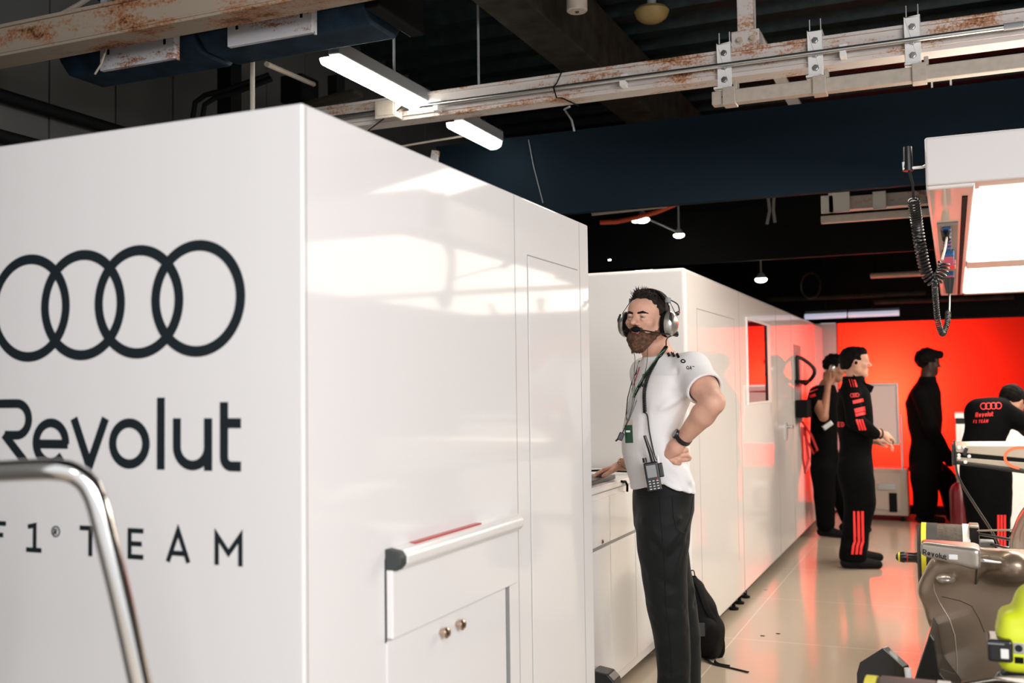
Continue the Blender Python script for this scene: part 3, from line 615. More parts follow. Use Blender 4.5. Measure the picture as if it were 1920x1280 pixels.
# hook with black connector and coiled hoses
hk = atd(1708, 316, 4.62)
h_ = MB(); h_.tube([hk+Vector((-.03, -.01, .03)), hk+Vector((-.032, -.01, 0)), hk+Vector((.05, 0, .002)), Vector((GX+.01, gy0+.02, hk.z+.004))], .007, 8); h_.build('hook', 'white', gt, smooth=True)
def coil(pts, rad, turns, wire, n=14):
    """helix wound about a polyline"""
    P_ = [Vector(p) for p in pts]; L = [0]
    for a, b in zip(P_, P_[1:]): L.append(L[-1]+(b-a).length)
    def at(s):
        s = min(max(s, 0), L[-1])
        for i in range(len(P_)-1):
            if s <= L[i+1]+1e-9:
                k = (s-L[i])/max(1e-9, L[i+1]-L[i]); return P_[i].lerp(P_[i+1], k), (P_[i+1]-P_[i]).normalized()
    out = []; N = turns*n; u = None
    for i in range(N+1):
        p, t_ = at(L[-1]*i/N); 
        u = t_.orthogonal().normalized() if u is None else (u-t_*u.dot(t_)).normalized(); w = t_.cross(u); a = 2*math.pi*i/n
        out.append(p+u*rad*math.cos(a)+w*rad*math.sin(a))
    return out
def smoothpath(pts, n=8):
    P_ = [Vector(p) for p in pts]; P_ = [P_[0]*2-P_[1]]+P_+[P_[-1]*2-P_[-2]]; out = []
    for i in range(1, len(P_)-2):
        for k in range(n):
            t = k/n; a, b, c, d = P_[i-1:i+3]
            out.append(.5*((2*b)+(c-a)*t+(2*a-5*b+4*c-d)*t*t+(3*b-3*c+d-a)*t**3))
    return out+[P_[-2]]
def cz(px, py, d=4.75): return atd(px, py, d)
hs = thing('coiled_hose', 'long black coiled hose looping down from the hook of the white gantry', 'hose', hk)
MB().cyl(hk+Vector((-.012, 0, -.01)), hk+Vector((-.012, 0, .10)), .022, 16, r2=.018).build('connector', 'blackgloss', hs, smooth=True)
MB().tube([hk+Vector((-.008, 0, -.01)), cz(1711, 345, 4.64), cz(1713, 372, 4.66)], .006, 8).build('lead', 'blackgloss', hs, smooth=True)
pth = smoothpath([cz(1713, 374, 4.66), cz(1719, 420), cz(1727, 470), cz(1737, 512), cz(1752, 528), cz(1766, 510), cz(1770, 492)])
MB().tube(coil(pth, .0225, 34, .006), .0058, 6).build('coil', 'blackgloss', hs, smooth=True)
MB().tube(smoothpath([cz(1766, 488, 4.8), cz(1772, 465, 5.0), cz(1775, 445, 5.6)]), .006, 8).build('tail', 'cream', hs, smooth=True)
MB().tube([cz(1774, 448, 5.6), cz(1772, 425, 5.8)], [.02, .028], 12).build('plug', 'blackgloss', hs, smooth=True)
hs = thing('coiled_hose', 'smaller coiled cable hanging lowest under the white gantry', 'hose', cz(1768, 625, 5.2))
MB().tube([cz(1779, 520, 6.2), cz(1780, 550, 6.2)], [.034, .018], 12).build('plug', 'blackgloss', hs, smooth=True)
MB().tube(smoothpath([cz(1780, 550, 6.2), cz(1780, 570, 6.0), cz(1779, 590, 5.8)]), .006, 8).build('lead', 'blackgloss', hs, smooth=True)
pth = smoothpath([cz(1752, 528, 5.3), cz(1754, 560, 5.4), cz(1758, 600, 5.5), cz(1767, 626, 5.6), cz(1776, 605, 5.7), cz(1778, 585, 5.8)])
MB().tube(coil(pth, .0125, 42, .004, 10), .0038, 6).build('coil', 'blackgloss', hs, smooth=True)

# ================================================================ things near the red wall
p = atz(1640, 968, 0); yb_ = 11.6
def by(px, py): return aty(px, py, yb_)
cs = thing('flight_case', 'grey wheeled case standing in front of the glowing red wall', 'case', (by(1670, 960).x, yb_+.2, 0))
xl_, xr_, zt_ = by(1612, 900).x, by(1702, 900).x, by(1670, 878).z
MB().box(xl_, xr_, yb_, yb_+.38, .06, zt_).build('body', mat('case_grey', (.34, .29, .24), .5), cs, bev=.01)
MB().box(xl_+.03, xr_-.07, yb_-.008, yb_, .12, zt_-.05).build('door', mat('case_door_grey', (.38, .33, .28), .5), cs, bev=.004)
MB().box(xr_-.19, xr_-.11, yb_-.012, yb_, .10, .30).build('black_socket', 'black', cs)
MB().box(xl_+.18, xl_+.36, yb_-.02, yb_-.006, .33, .40).build('latch', 'steel', cs, bev=.004)
for x in (xl_+.06, xr_-.06): MB().cyl((x-.02, yb_+.05, .03), (x+.02, yb_+.05, .03), .03, 14).build('wheel', 'black', cs)
MB().box(xl_, xr_, yb_+.01, yb_+.35, .045, .06).build('base', 'black', cs)
wbd = thing('whiteboard', 'framed whiteboard on a stand in front of the red wall', 'whiteboard', (by(1660, 800).x, yb_+.1, 1.4))
yb_ = 11.45; a, b = by(1625, 722), by(1683, 830)
MB().box(a.x, b.x, yb_, yb_+.02, b.z, a.z).build('board', mat('board_surface', (.62, .52, .50), .12, coat=.5), wbd, bev=.004)  # pinkish off-white board colour
fr = MB(); w_ = .02; fr.box(a.x-w_, b.x+w_, yb_-.008, yb_+.022, a.z, a.z+w_).box(a.x-w_, b.x+w_, yb_-.008, yb_+.022, b.z-w_, b.z).box(b.x, b.x+w_, yb_-.008, yb_+.022, b.z, a.z).box(a.x-w_, a.x, yb_-.008, yb_+.022, b.z, a.z)
fr.build('frame', 'steel', wbd, bev=.004)
c_ = by(1689, 778); fr = MB(); fr.cyl((c_.x, yb_+.03, .55), (c_.x, yb_+.03, c_.z), .012, 10).cyl((b.x, yb_+.03, c_.z), (c_.x, yb_+.03, c_.z), .012, 10); fr.build('stand', 'steel', wbd, smooth=True)
# red gas bottle
p = atz(1802, 1005, 0); gb = thing('gas_cylinder', 'dark red gas cylinder standing behind the rear wheel', 'cylinder', (p.x, p.y, 0))
s_ = .092; MB().lathe((p.x, p.y, 0), (0, 0, 1), [(0, s_*.95), (.01, s_), (.42, s_), (.47, s_*.8), (.505, s_*.4), (.51, s_*.3)], 32).build('body', 'darkred', gb, smooth=True)
MB().lathe((p.x, p.y, .51), (0, 0, 1), [(0, .022), (.03, .022), (.04, .03), (.05, .03), (.051, .001)], 16).build('valve', 'steel', gb, smooth=True)
# white storage unit at the right
yb_ = 10.75; a = by(1791, 775)
st = thing('storage_unit', 'tall white storage unit behind the bending mechanic', 'cabinet', (a.x+1, yb_+.4, 0))
MB().box(a.x, a.x+2.6, yb_, yb_+.6, .05, a.z-.10).build('body', 'satin', st, bev=.006)
MB().box(a.x+.0, a.x+2.6, yb_+.004, yb_+.6, a.z-.10, a.z-.045).build('dark_band', 'dark', st)
MB().box(a.x-.005, a.x+2.6, yb_-.01, yb_+.6, a.z-.045, a.z).build('top', 'satin', st, bev=.004)
MB().box(a.x+.05, a.x+2.5, yb_+.05, yb_+.5, 0, .05).build('plinth', 'black', st)
for k in range(4): MB().box(a.x+.04+k*.63, a.x+.65+k*.63, yb_-.006, yb_, .09, a.z-.14).build('door', 'satin', st, bev=.002)
# small black stool on the floor in front of the man
# chrome rail close to the camera
ch = thing('chrome_rail', 'blurred bent chrome tube frame close to the camera at bottom left', 'rail', atd(200, 1100, 1.9))
D_ = 1.75
pts = smoothpath([atd(-120, 885, D_*1.05), atd(-20, 884, D_*1.02), atd(100, 880, D_), atd(150, 893, D_), atd(178, 930, D_), atd(200, 1010, D_), atd(232, 1140, D_), atd(265, 1290, D_), atd(300, 1450, D_)], 10)
pts.append(Vector((pts[-1].x+.12, pts[-1].y, .0)))
MB().tube(pts, .019, 20).build('tube', 'chrome', ch, smooth=True)
pl_ = Vector((pts[0].x-.12, pts[0].y, 0)); MB().tube([pts[0], (pts[0]+pl_)/2+Vector((-.05, 0, .1)), pl_], .019, 16).build('tube', 'chrome', ch, smooth=True)
# ================================================================ implicit-surface modelling (smooth body shapes)
KR = Matrix.Rotation(YAW, 3, 'Z'); KRi = KR.transposed()
def K(px, py, d): return np.array(KRi @ atd(px, py, d))       # frame turned with the viewing heading: x right, y away, z up
def KW(p): return KR @ Vector(p)
def smin(a, b, k):
    if k <= 0: return np.minimum(a, b)
    h = np.clip(.5+.5*(b-a)/k, 0, 1); return b*(1-h)+a*h-k*h*(1-h)
def snoise(X, Y, Z, f, seed=0):
    r = np.random.RandomState(seed); o = 0
    for i in range(5):
        k = r.randn(3); k /= np.linalg.norm(k); k *= f*(.7+.6*r.rand()); o = o+np.sin(X*k[0]+Y*k[1]+Z*k[2]+r.rand()*6.28)
    return o/5
class SDF:
    def __init__(s, lo, hi, res):
        s.lo = np.array(lo, float); s.res = res; s.n = np.ceil((np.array(hi)-s.lo)/res).astype(int)+1
        s.d = np.full(s.n, .08, np.float32); s.fr = (np.eye(3), np.zeros(3))
    def frame(s, rot=None, org=None): s.fr = (np.array(rot) if rot is not None else np.eye(3), np.array(org) if org is not None else np.zeros(3)); return s
    def W(s, p): return s.fr[0] @ np.array(p, float) + s.fr[1]
    def _blk(s, lo, hi):
        a = np.clip(np.floor((lo-s.lo)/s.res).astype(int), 0, s.n); b = np.clip(np.ceil((hi-s.lo)/s.res).astype(int)+1, 0, s.n)
        if (b <= a).any(): return None, None
        sl = tuple(slice(i, j) for i, j in zip(a, b))
        ax = [(s.lo[i]+s.res*np.arange(a[i], b[i])).astype(np.float32) for i in range(3)]
        return sl, (ax[0][:, None, None], ax[1][None, :, None], ax[2][None, None, :])
    def _op(s, sl, f, k, mode):
        if mode == 'u': s.d[sl] = smin(s.d[sl], f, k)
        elif mode == 's': s.d[sl] = -smin(-s.d[sl], f, k)
        else: s.d[sl] = -smin(-s.d[sl], -f, k)
    def cone(s, a, b, ra, rb, k=.02, mode='u', flat=None, fa=1.0):
        """tapered capsule; flat = direction in which it is squeezed by the factor fa"""
        a = s.W(a); b = s.W(b); m = max(ra, rb)+k+3.5*s.res
        sl, G = s._blk(np.minimum(a, b)-m, np.maximum(a, b)+m)
        if sl is None: return s
        ab = b-a; L2 = max(float(ab@ab), 1e-9)
        px, py, pz = G[0]-a[0], G[1]-a[1], G[2]-a[2]
        t = np.clip((px*ab[0]+py*ab[1]+pz*ab[2])/L2, 0, 1); qx, qy, qz = px-t*ab[0], py-t*ab[1], pz-t*ab[2]
        q2 = qx*qx+qy*qy+qz*qz
        if flat is not None:
            n = s.fr[0] @ np.array(flat, float); n = n/np.linalg.norm(n); dn = qx*n[0]+qy*n[1]+qz*n[2]; q2 = q2+dn*dn*(1/fa**2-1)
        s._op(sl, np.sqrt(q2)-(ra+(rb-ra)*t), k, mode); return s
    def chain(s, pts, rs, k=.015, mode='u', **kw):
        for i in range(len(pts)-1): s.cone(pts[i], pts[i+1], rs[i], rs[i+1], k, mode, **kw)
        return s
    def schain(s, pts, rs, k=.015, n=4):
        Q = smoothpath([Vector(tuple(float(v) for v in p)) for p in pts], n); m = len(pts)
        rr = [float(np.interp(i/n, range(m), rs)) for i in range(len(Q))]
        for i in range(len(Q)-1): s.cone(Q[i], Q[i+1], rr[i], rr[i+1], k)
        return s
    def ell(s, c, r, k=.02, mode='u', rot=None):
        c = s.W(c); Rm = s.fr[0] @ (np.array(rot) if rot is not None else np.eye(3)); m = max(r)+k+3.5*s.res
        sl, G = s._blk(c-m, c+m)
        if sl is None: return s
        px, py, pz = G[0]-c[0], G[1]-c[1], G[2]-c[2]; x, y, z = [px*Rm[0, i]+py*Rm[1, i]+pz*Rm[2, i] for i in range(3)]
        k0 = np.sqrt((x/r[0])**2+(y/r[1])**2+(z/r[2])**2); k1 = np.sqrt((x/r[0]**2)**2+(y/r[1]**2)**2+(z/r[2]**2)**2)+1e-6
        s._op(sl, k0*(k0-1)/k1, k, mode); return s
    def box(s, c, h, r=.01, k=0, mode='u', rot=None):
        c = s.W(c); Rm = s.fr[0] @ (np.array(rot) if rot is not None else np.eye(3)); m = float(np.linalg.norm(h))+k+3.5*s.res
        sl, G = s._blk(c-m, c+m)
        if sl is None: return s
        px, py, pz = G[0]-c[0], G[1]-c[1], G[2]-c[2]; q = [np.abs(px*Rm[0, i]+py*Rm[1, i]+pz*Rm[2, i])-h[i]+r for i in range(3)]
        f = np.sqrt(sum(np.maximum(v, 0)**2 for v in q))+np.minimum(np.maximum(np.maximum(q[0], q[1]), q[2]), 0)-r
        s._op(sl, f, k, mode); return s
    def stack(s, rows, k=.02, mode='u'):
        """loft of ellipses: rows (centre xyz, half width along u, half depth along v, heading angle of u)"""
        rows = sorted(rows, key=lambda r: r[0][2]); Z = np.array([r[0][2] for r in rows])
        C = np.array([r[0] for r in rows]); m = max(max(r[1], r[2]) for r in rows)+k+3.5*s.res
        sl, G = s._blk(C.min(0)-np.array([m, m, k+3.5*s.res+.02]), C.max(0)+np.array([m, m, k+3.5*s.res+.02]))
        if sl is None: return s
        z = G[2]; I = lambda v: np.interp(z, Z, v).astype(np.float32)
        cx, cy = I(C[:, 0]), I(C[:, 1]); a, b, an = I([r[1] for r in rows]), I([r[2] for r in rows]), I([r[3] for r in rows])
        x, y = G[0]-cx, G[1]-cy; u = x*np.cos(an)+y*np.sin(an); v = -x*np.sin(an)+y*np.cos(an)
        k0 = np.sqrt((u/a)**2+(v/b)**2); k1 = np.sqrt((u/a**2)**2+(v/b**2)**2)+1e-6
        f = k0*(k0-1)/k1; cap = np.maximum(z-Z[-1], Z[0]-z); f = np.where(cap > -.01, np.sqrt(np.maximum(f, 0)**2+np.maximum(cap, 0)**2)+np.minimum(np.maximum(f, cap), 0), f)
        s._op(sl, f, k, mode); return s
    def fold(s, a, b, amp, w):
        a = s.W(a); b = s.W(b); m = w*2.6; sl, G = s._blk(np.minimum(a, b)-m, np.maximum(a, b)+m)
        if sl is None: return s
        ab = b-a; px, py, pz = G[0]-a[0], G[1]-a[1], G[2]-a[2]; t = np.clip((px*ab[0]+py*ab[1]+pz*ab[2])/float(ab@ab), 0, 1)
        q = (px-t*ab[0])**2+(py-t*ab[1])**2+(pz-t*ab[2])**2
        s.d[sl] -= (amp*np.exp(-q/w**2)*np.sin(np.clip(t, .06, .94)*math.pi)**.5).astype(np.float32); return s
    def noise(s, f, amp, seed=1, fn=None):
        sl, G = s._blk(s.lo-1, s.lo+s.n*s.res+1); w = fn(*G) if fn else 1
        s.d += (amp*w*snoise(*G, f, seed)).astype(np.float32); return s
    def cut(s, fn):                                       # intersect with a half-space-like function (negative = keep)
        sl, G = s._blk(s.lo-1, s.lo+s.n*s.res+1); s.d = np.maximum(s.d, np.broadcast_to(fn(*G), s.d.shape).astype(np.float32)); return s
    def mesh(s):
        d = s.d; d[0], d[-1], d[:, 0], d[:, -1], d[:, :, 0], d[:, :, -1] = [.05]*6
        ins = d < 0; nx, ny, nz = [int(v) for v in s.n]; ids, pts, quads = [], [], []
        for ax in range(3):
            A = [slice(None)]*3; B = [slice(None)]*3; A[ax] = slice(0, -1); B[ax] = slice(1, None)
            c = np.nonzero(ins[tuple(A)] != ins[tuple(B)]); i = list(c); j = list(c); j[ax] = j[ax]+1
            d0 = d[tuple(i)]; d1 = d[tuple(j)]; t = d0/(d0-d1)
            p = np.stack(i, 1).astype(np.float32); p[:, ax] += t; flip = d0 < 0
            o1, o2 = [(1, 2), (2, 0), (0, 1)][ax]; cells = []
            for a, b in ((0, 0), (1, 0), (1, 1), (0, 1)):
                q = [v.copy() for v in c]; q[o1] = q[o1]-a; q[o2] = q[o2]-b
                cells.append((q[0]*ny+q[1])*nz+q[2])
            for q in cells: ids.append(q); pts.append(p)
            Q = np.stack(cells, 1); Q[~flip] = Q[~flip][:, ::-1]; quads.append(Q)
        if not ids or sum(len(i) for i in ids) == 0: return np.zeros((0, 3)), np.zeros((0, 4), int)
        ids = np.concatenate(ids); pts = np.concatenate(pts); quads = np.concatenate(quads)
        u, inv = np.unique(ids, return_inverse=True); n = len(u); cnt = np.bincount(inv, minlength=n)
        V = np.stack([np.bincount(inv, pts[:, k], n)/cnt for k in range(3)], 1)*s.res+s.lo
        return V, np.searchsorted(u, quads)
    def build(s, name, m, parent=None, smooth=1, world=True):
        V, Q = s.mesh()
        if smooth:
            E = np.concatenate([Q[:, [0, 1]], Q[:, [1, 2]], Q[:, [2, 3]], Q[:, [3, 0]]]); n = len(V)
            for it in range(smooth):
                c = np.bincount(E[:, 0], minlength=n)+np.bincount(E[:, 1], minlength=n)
                A = np.stack([np.bincount(E[:, 0], V[E[:, 1], k], n)+np.bincount(E[:, 1], V[E[:, 0], k], n) for k in range(3)], 1)/np.maximum(c, 1)[:, None]
                V = V+(A-V)*.5
        if world: V = V @ np.array(KR).T
        me = bpy.data.meshes.new(name); me.vertices.add(len(V)); me.vertices.foreach_set('co', V.astype(np.float32).ravel())
        me.loops.add(Q.size); me.loops.foreach_set('vertex_index', Q.astype(np.int32).ravel())
        me.polygons.add(len(Q)); me.polygons.foreach_set('loop_start', np.arange(0, Q.size, 4, dtype=np.int32))
        me.update(calc_edges=True); me.validate(); me.polygons.foreach_set('use_smooth', [True]*len(me.polygons))
        me.materials.append(M[m] if isinstance(m, str) else m)
        o = bpy.data.objects.new(name, me); COL.objects.link(o)
        if parent: o.parent = parent; o.matrix_parent_inverse = parent_inv(parent)
        return o
def bvh(o):
    me = o.data; return BVHTree.FromPolygons([v.co[:] for v in me.vertices], [p.vertices[:] for p in me.polygons])
def on_surface(target, strokes, origin, au, av, direc, off=.0012, sub=.006, thick=.0008):
    """strokes laid onto a mesh surface by casting along direc; returns MB (world space)"""
    T = bvh(target); mb = MB(); o = Vector(origin); au = Vector(au); av = Vector(av); direc = Vector(direc).normalized(); last = [o]
    def mp(u, v, t):
        s = o+au*u+av*v-direc*.6; h = T.ray_cast(s, direc)
        if h[0] is None: return last[0]+Vector((0, 0, -.0))
        n = h[1] if h[1].dot(direc) < 0 else -h[1]; p = h[0]+n*(off*(1 if t >= 1 else .2)+(t-1)*.0003 if t >= 1 else off*.2); last[0] = p; return p
    letters(mb, strokes, mp, thick, sub); return mb
def mbK(mb):                                             # turn a builder made in the K frame into world coordinates
    mb.v = [tuple(KW(p)) for p in mb.v]; return mb
# ================================================================ racing car (only the half reaching into the picture is detailed)
M['bronze'] = mat('satin_bronze_bodywork', (.27, .20, .14), .36, metal=.6, coat=.5)
M['carbon'] = mat('black_carbon', (.012, .011, .010), .28, coat=.4)
M['tyre'] = mat('worn_tyre_tread', (.050, .038, .026), .7, bump=.4, bscale=60, var=.4, vscale=20)
M['tyreside'] = mat('tyre_sidewall', (.010, .010, .010), .5)
M['yellow'] = mat('tyre_yellow_band', (.80, .72, .02), .5)
M['neon'] = mat('neon_yellow_plastic', (.66, .74, .02), .4)
M['silver'] = mat('silver_mirror_shell', (.42, .37, .32), .30, metal=.6, coat=.5)
M['champagne'] = mat('champagne_wing', (.50, .42, .33), .28, metal=.5, coat=.5)
M['hotred'] = mat('orange_ring_print', (.95, .16, .06), .4)
XC = .72
car = thing('racing_car', 'bronze racing car at the right edge with a mirror reading Revolut', 'racing car', (XC, 4.5, 0))
def wheel(xo, w, y, rad, m_name, lift=0):
    """tyre lying on the X axis: outer face at xo, extending inward (+x) by w"""
    zc = lift or rad
    prof = [(0, rad*.62), (0, rad*.86), (.012, rad*.95), (.035, rad*.992), (.06, rad)] + [(w-.06, rad), (w-.035, rad*.992), (w-.012, rad*.95), (w, rad*.86), (w, rad*.62)]
    t = MB().lathe((xo, y, zc), (1, 0, 0), prof, 64).build('tyre', 'tyre', car, smooth=True, ang=60)
    MB().lathe((xo-.001, y, zc), (1, 0, 0), [(0, rad*.60), (0, rad*.84), (.011, rad*.955), (.024, rad*.985), (.026, rad*.90)], 64).build('sidewall', 'tyreside', t, smooth=True)
    return zc
def band(mb_parent, xo, x0, x1, y, zc, rad, name, m):
    MB().lathe((xo+x0, y, zc), (1, 0, 0), [(0, rad-.02), (0, rad+.0035), (x1-x0, rad+.0035), (x1-x0, rad-.02)], 64).build(name, m, mb_parent, smooth=True, ang=30)
# rear right wheel (as seen: left), outer face towards the aisle
RWY = aty(1726, 982, 6.0).y
d_ = 5.98; xo = aty(1722, 1040, RWY).x; xr = aty(1818, 1040, RWY).x
ztop = aty(1770, 981, RWY).z; zbot = aty(1725, 1112, RWY).z; rad = (ztop-zbot)/2*.985
zc = wheel(xo, xr-xo, RWY, rad, 'tyre', (ztop+zbot)/2)
a, b = aty(1729, 1040, RWY-rad*.2).x-xo, aty(1738, 1040, RWY-rad*.2).x-xo
band(car, xo, a, b, RWY, zc, rad, 'yellow_band', 'yellow')
band(car, xo, b, b+.055, RWY, zc, rad, 'black_band', 'tyreside')
a = aty(1806, 1040, RWY).x-xo; band(car, xo, a, a+.036, RWY, zc, rad, 'white_band', 'white')
hub = MB().lathe((xo+.01, RWY, zc), (1, 0, 0), [(0, rad*.1), (.004, rad*.6), (.03, rad*.62)], 40).build('wheel_cover', 'carbon', car, smooth=True)
gx = aty(1680, 1043, RWY).x
gn = MB().lathe((gx, RWY-.02, aty(1690, 1043, RWY).z), (1, 0, 0), [(0, .012), (.012, .024), (.04, .030), (.05, .026), (.10, .026), (.105, .03), (xo-gx+.02, .03)], 24)
gun = gn.build('axle_tool', 'blackgloss', car, smooth=True)
MB().lathe((gx+.055, RWY-.02, aty(1690, 1043, RWY).z), (1, 0, 0), [(0, .0275), (.008, .0275)], 24).build('red_ring', 'red', gun)
MB().lathe((gx+.002, RWY-.02, aty(1690, 1043, RWY).z), (1, 0, 0), [(0, .014), (.012, .0255), (.02, .027)], 24).build('yellow_tip', 'yellow', gun, smooth=True)
# front right wheel
FY = 2.86; xo2 = aty(1612, 1272, FY).x; rad2 = aty(1700, 1269, FY).z/2*.978
w2 = aty(1835, 1275, FY).x-xo2
z2 = wheel(xo2, w2, FY, rad2, 'tyreside')
band(car, xo2, .012, .040, FY, z2, rad2*.992, 'yellow_band', 'yellow')
a = aty(1757, 1275, FY).x-xo2; b = aty(1782, 1275, FY).x-xo2; band(car, xo2, a, b, FY, z2, rad2, 'white_band', 'white')
band(car, xo2, .05, a-.005, FY, z2, rad2-.001, 'tread_band', 'tyreside')  # plain black rubber band around the tread
# ---- bodywork
yS = 4.35                                              # sidepod inlet plane
S = lambda px, py, y=yS: aty(px, py, y)
sp = SDF((-.30, 3.0, .03), (1.15, 6.15, .98), .014)
import itertools
# sidepod: bulbous shape, narrowing down to the undercut; outline traced at its widest section
rows = []
for py, xl in ((1046, 1790), (1058, 1757), (1075, 1738), (1095, 1730), (1125, 1728), (1160, 1736), (1195, 1750), (1225, 1755), (1250, 1768), (1272, 1790)):
    p = S(xl, py); rows.append((p.z, p.x))
rows = sorted(rows)
def sec(y, dx, zs, zo, wtop=1):
    out = []
    for z, x in rows: out.append(((XC, y, zo+(z-rows[0][0])*zs+rows[0][0]), XC-x-dx))
    return out
sl, G = sp._blk(sp.lo-1, sp.lo+sp.n*sp.res+1); X, Y, Z = G
zz = np.array([r[0] for r in rows]); xx = np.array([r[1] for r in rows])
half = np.interp(Z, zz, XC-xx)                             # half width of the section at height z
taper = np.interp(Y, [3.6, 4.0, 4.25, 4.6, 5.1, 5.6, 6.1], [.72, .93, 1, 1.0, .90, .66, .42])
zcap = np.interp(Y, [3.4, 4.1, 4.6, 5.2, 6.1], [zz[-1]-.06, zz[-1]-.0, zz[-1]+.01, zz[-1]-.08, zz[-1]-.26])
f = np.abs(X-XC)-half*taper; f = np.maximum(f, Z-zcap); f = np.maximum(f, .10-Z); f = np.maximum(f, np.maximum(4.12+np.abs(X-XC)*.25-Y, Y-6.1))
sp.d = np.minimum(sp.d, f.astype(np.float32)*.75)
# engine cover hump and cockpit tub
sp.cone((XC, 5.9, .48), (XC, 4.7, .74), .12, .24, .10); sp.cone((XC, 4.7, .74), (XC, 4.2, .60), .24, .24, .08); sp.cone((XC, 4.2, .52), (XC, 2.4, .42), .26, .15, .08); sp.cone((XC, 2.4, .42), (XC, 1.4, .25), .15, .09, .05)
# shoulder line sweeping down-right over the pod (ridge)
sp.chain([S(1738, 1105), S(1765, 1060), S(1830, 1050), S(1900, 1062, yS-.15)], [.03, .035, .04, .06], .05)
pod = None
for it in range(2):
    d = sp.d; d[1:-1, 1:-1, 1:-1] = (d[1:-1, 1:-1, 1:-1]*2+d[2:, 1:-1, 1:-1]+d[:-2, 1:-1, 1:-1]+d[1:-1, 2:, 1:-1]+d[1:-1, :-2, 1:-1]+d[1:-1, 1:-1, 2:]+d[1:-1, 1:-1, :-2])/8
pod = sp.build('bodywork', 'bronze', car, smooth=4, world=False)
POD = bvh(pod)
FWD = Vector((CF[0], CF[1], 0)).normalized()
def onpod(px, py, off=.002):
    o = Vector(CC); d = (atd(px, py, 5)-o).normalized(); h = POD.ray_cast(o, d)
    return (h[0]+(-d)*off) if h[0] is not None else atd(px, py, 4.2)
# bright panel joint lines on the pod
def line(pts, r, m, name): 
    q = []
    for a, b in zip(pts, pts[1:]):
        for k in range(8): q.append(onpod(a[0]+(b[0]-a[0])*k/8, a[1]+(b[1]-a[1])*k/8, .0005))
    q.append(onpod(*pts[-1], .0005)); MB().tube(q, r, 6).build(name, m, pod, smooth=True)
line([(1750, 1090), (1752, 1108), (1762, 1130), (1780, 1160), (1790, 1190), (1794, 1230), (1795, 1262)], .0022, 'champagne', 'panel_joint')
line([(1765, 1118), (1800, 1126), (1822, 1136), (1836, 1160), (1846, 1185)], .0012, 'carbon', 'panel_gap')
# small teardrop camera pod
c = onpod(1768, 1083, .01); t = MB().ell(c+Vector((.01, 0, -.002)), (.036, .05, .020), None, 24, 14).build('teardrop_pod', 'silver', car, smooth=True)
# mirror on its stalk
yM = 4.12; m_ = lambda px, py, y=yM: aty(px, py, y)
mc = SDF((-.30, 3.9, .66), (.35, 4.35, .90), .005)
A, B, C_ = m_(1736, 1028), m_(1790, 1037), m_(1828, 1042)
mc.stack([((0, 0, 0), .01, .01, 0)], 0) if False else None
for i in range(13):
    k = i/12; p = A.lerp(C_, k); hh_ = .026+.012*k; mc.box((p.x, p.y+.02*(1-k), p.z), (.018, .045+.03*k, hh_), .014, .008)
mirror = mc.build('mirror', 'silver', car, smooth=3, world=False)
st_, wd = word('Revolut', .030, .0050, track=.14)
o = m_(1731, 1036); e = m_(1775, 1045); sc = (e-o).length/wd; u_ = (e-o).normalized()
mb = on_surface(mirror, [([(p[0]*sc, p[1]*sc) for p in l], s*sc) for l, s in st_], o, u_, (0, 0, 1), (0, 1, 0), .0015, .004); mb.build('lettering', 'dark', mirror)
a = m_(1790, 1040); T_ = bvh(mirror); h = T_.ray_cast(a-Vector((0, .3, 0)), Vector((0, 1, 0))); hy = h[0].y if h[0] is not None else a.y
MB().obox((a.x, hy, a.z+.001), (.040, .006, .019)).build('white_decal', 'white', mirror, bev=.002)
q = m_(1829, 1075); base = onpod(1829, 1092, 0)
MB().tube([m_(1829, 1056)+Vector((0, .03, 0)), m_(1831, 1070)+Vector((0, .03, 0)), base], [.007, .006, .008], 8, flat=.6).build('mirror_stalk', 'carbon', car, smooth=True)
MB().tube([m_(1842, 1052)+Vector((0, .02, 0)), m_(1870, 1058)+Vector((0, .05, 0)), m_(1935, 1063)+Vector((0, .1, 0))], [.014, .010, .012], 10, flat=.45).build('mirror_arm', 'white', car, smooth=True)
# engine cover flank at the right edge
ec = SDF((.0, 4.5, .45), (.9, 5.6, 1.08), .010)
for px, py, y, r_ in ((1935, 985, 5.0, .07), (1915, 1020, 4.95, .05), (1905, 1050, 4.9, .035)):
    p = aty(px, py, y); ec.ell((p.x+.05, p.y+.1, p.z), (r_+.02, .28, r_+.03), .08)
p = aty(1950, 1000, 5.0); ec.ell((p.x+.12, p.y+.1, p.z-.02), (.17, .42, .16), .05)
ec.build('engine_cover', 'bronze', car, smooth=3, world=False)
# suspension arms from rear wheel to the car
for (pa, pb, r_, m) in (((1822, 995), (1900, 993), .010, 'champagne'), ((1824, 999), (1900, 1012), .014, 'carbon'), ((1826, 1012), (1900, 1030), .011, 'carbon'), ((1824, 1060), (1900, 1040), .013, 'carbon')):
    MB().tube([aty(*pa, RWY-.1), aty(*pb, RWY-.3)], r_, 10, flat=.5).build('suspension_arm', m, car, smooth=True)
p = aty(1826, 1000, RWY-.05); MB().obox(p, (.05, .14, .10)).build('brake_duct', 'champagne', car, bev=.008)
MB().obox(p+Vector((0, -.08, .0)), (.045, .02, .085)).build('brake_vent', 'carbon', car, bev=.004)
p = aty(1850, 1022, RWY-.15); MB().obox(p, (.07, .10, .05)).obox(p+Vector((.08, 0, -.03)), (.06, .08, .05)).build('gearbox_bracket', 'grey', car, bev=.006)
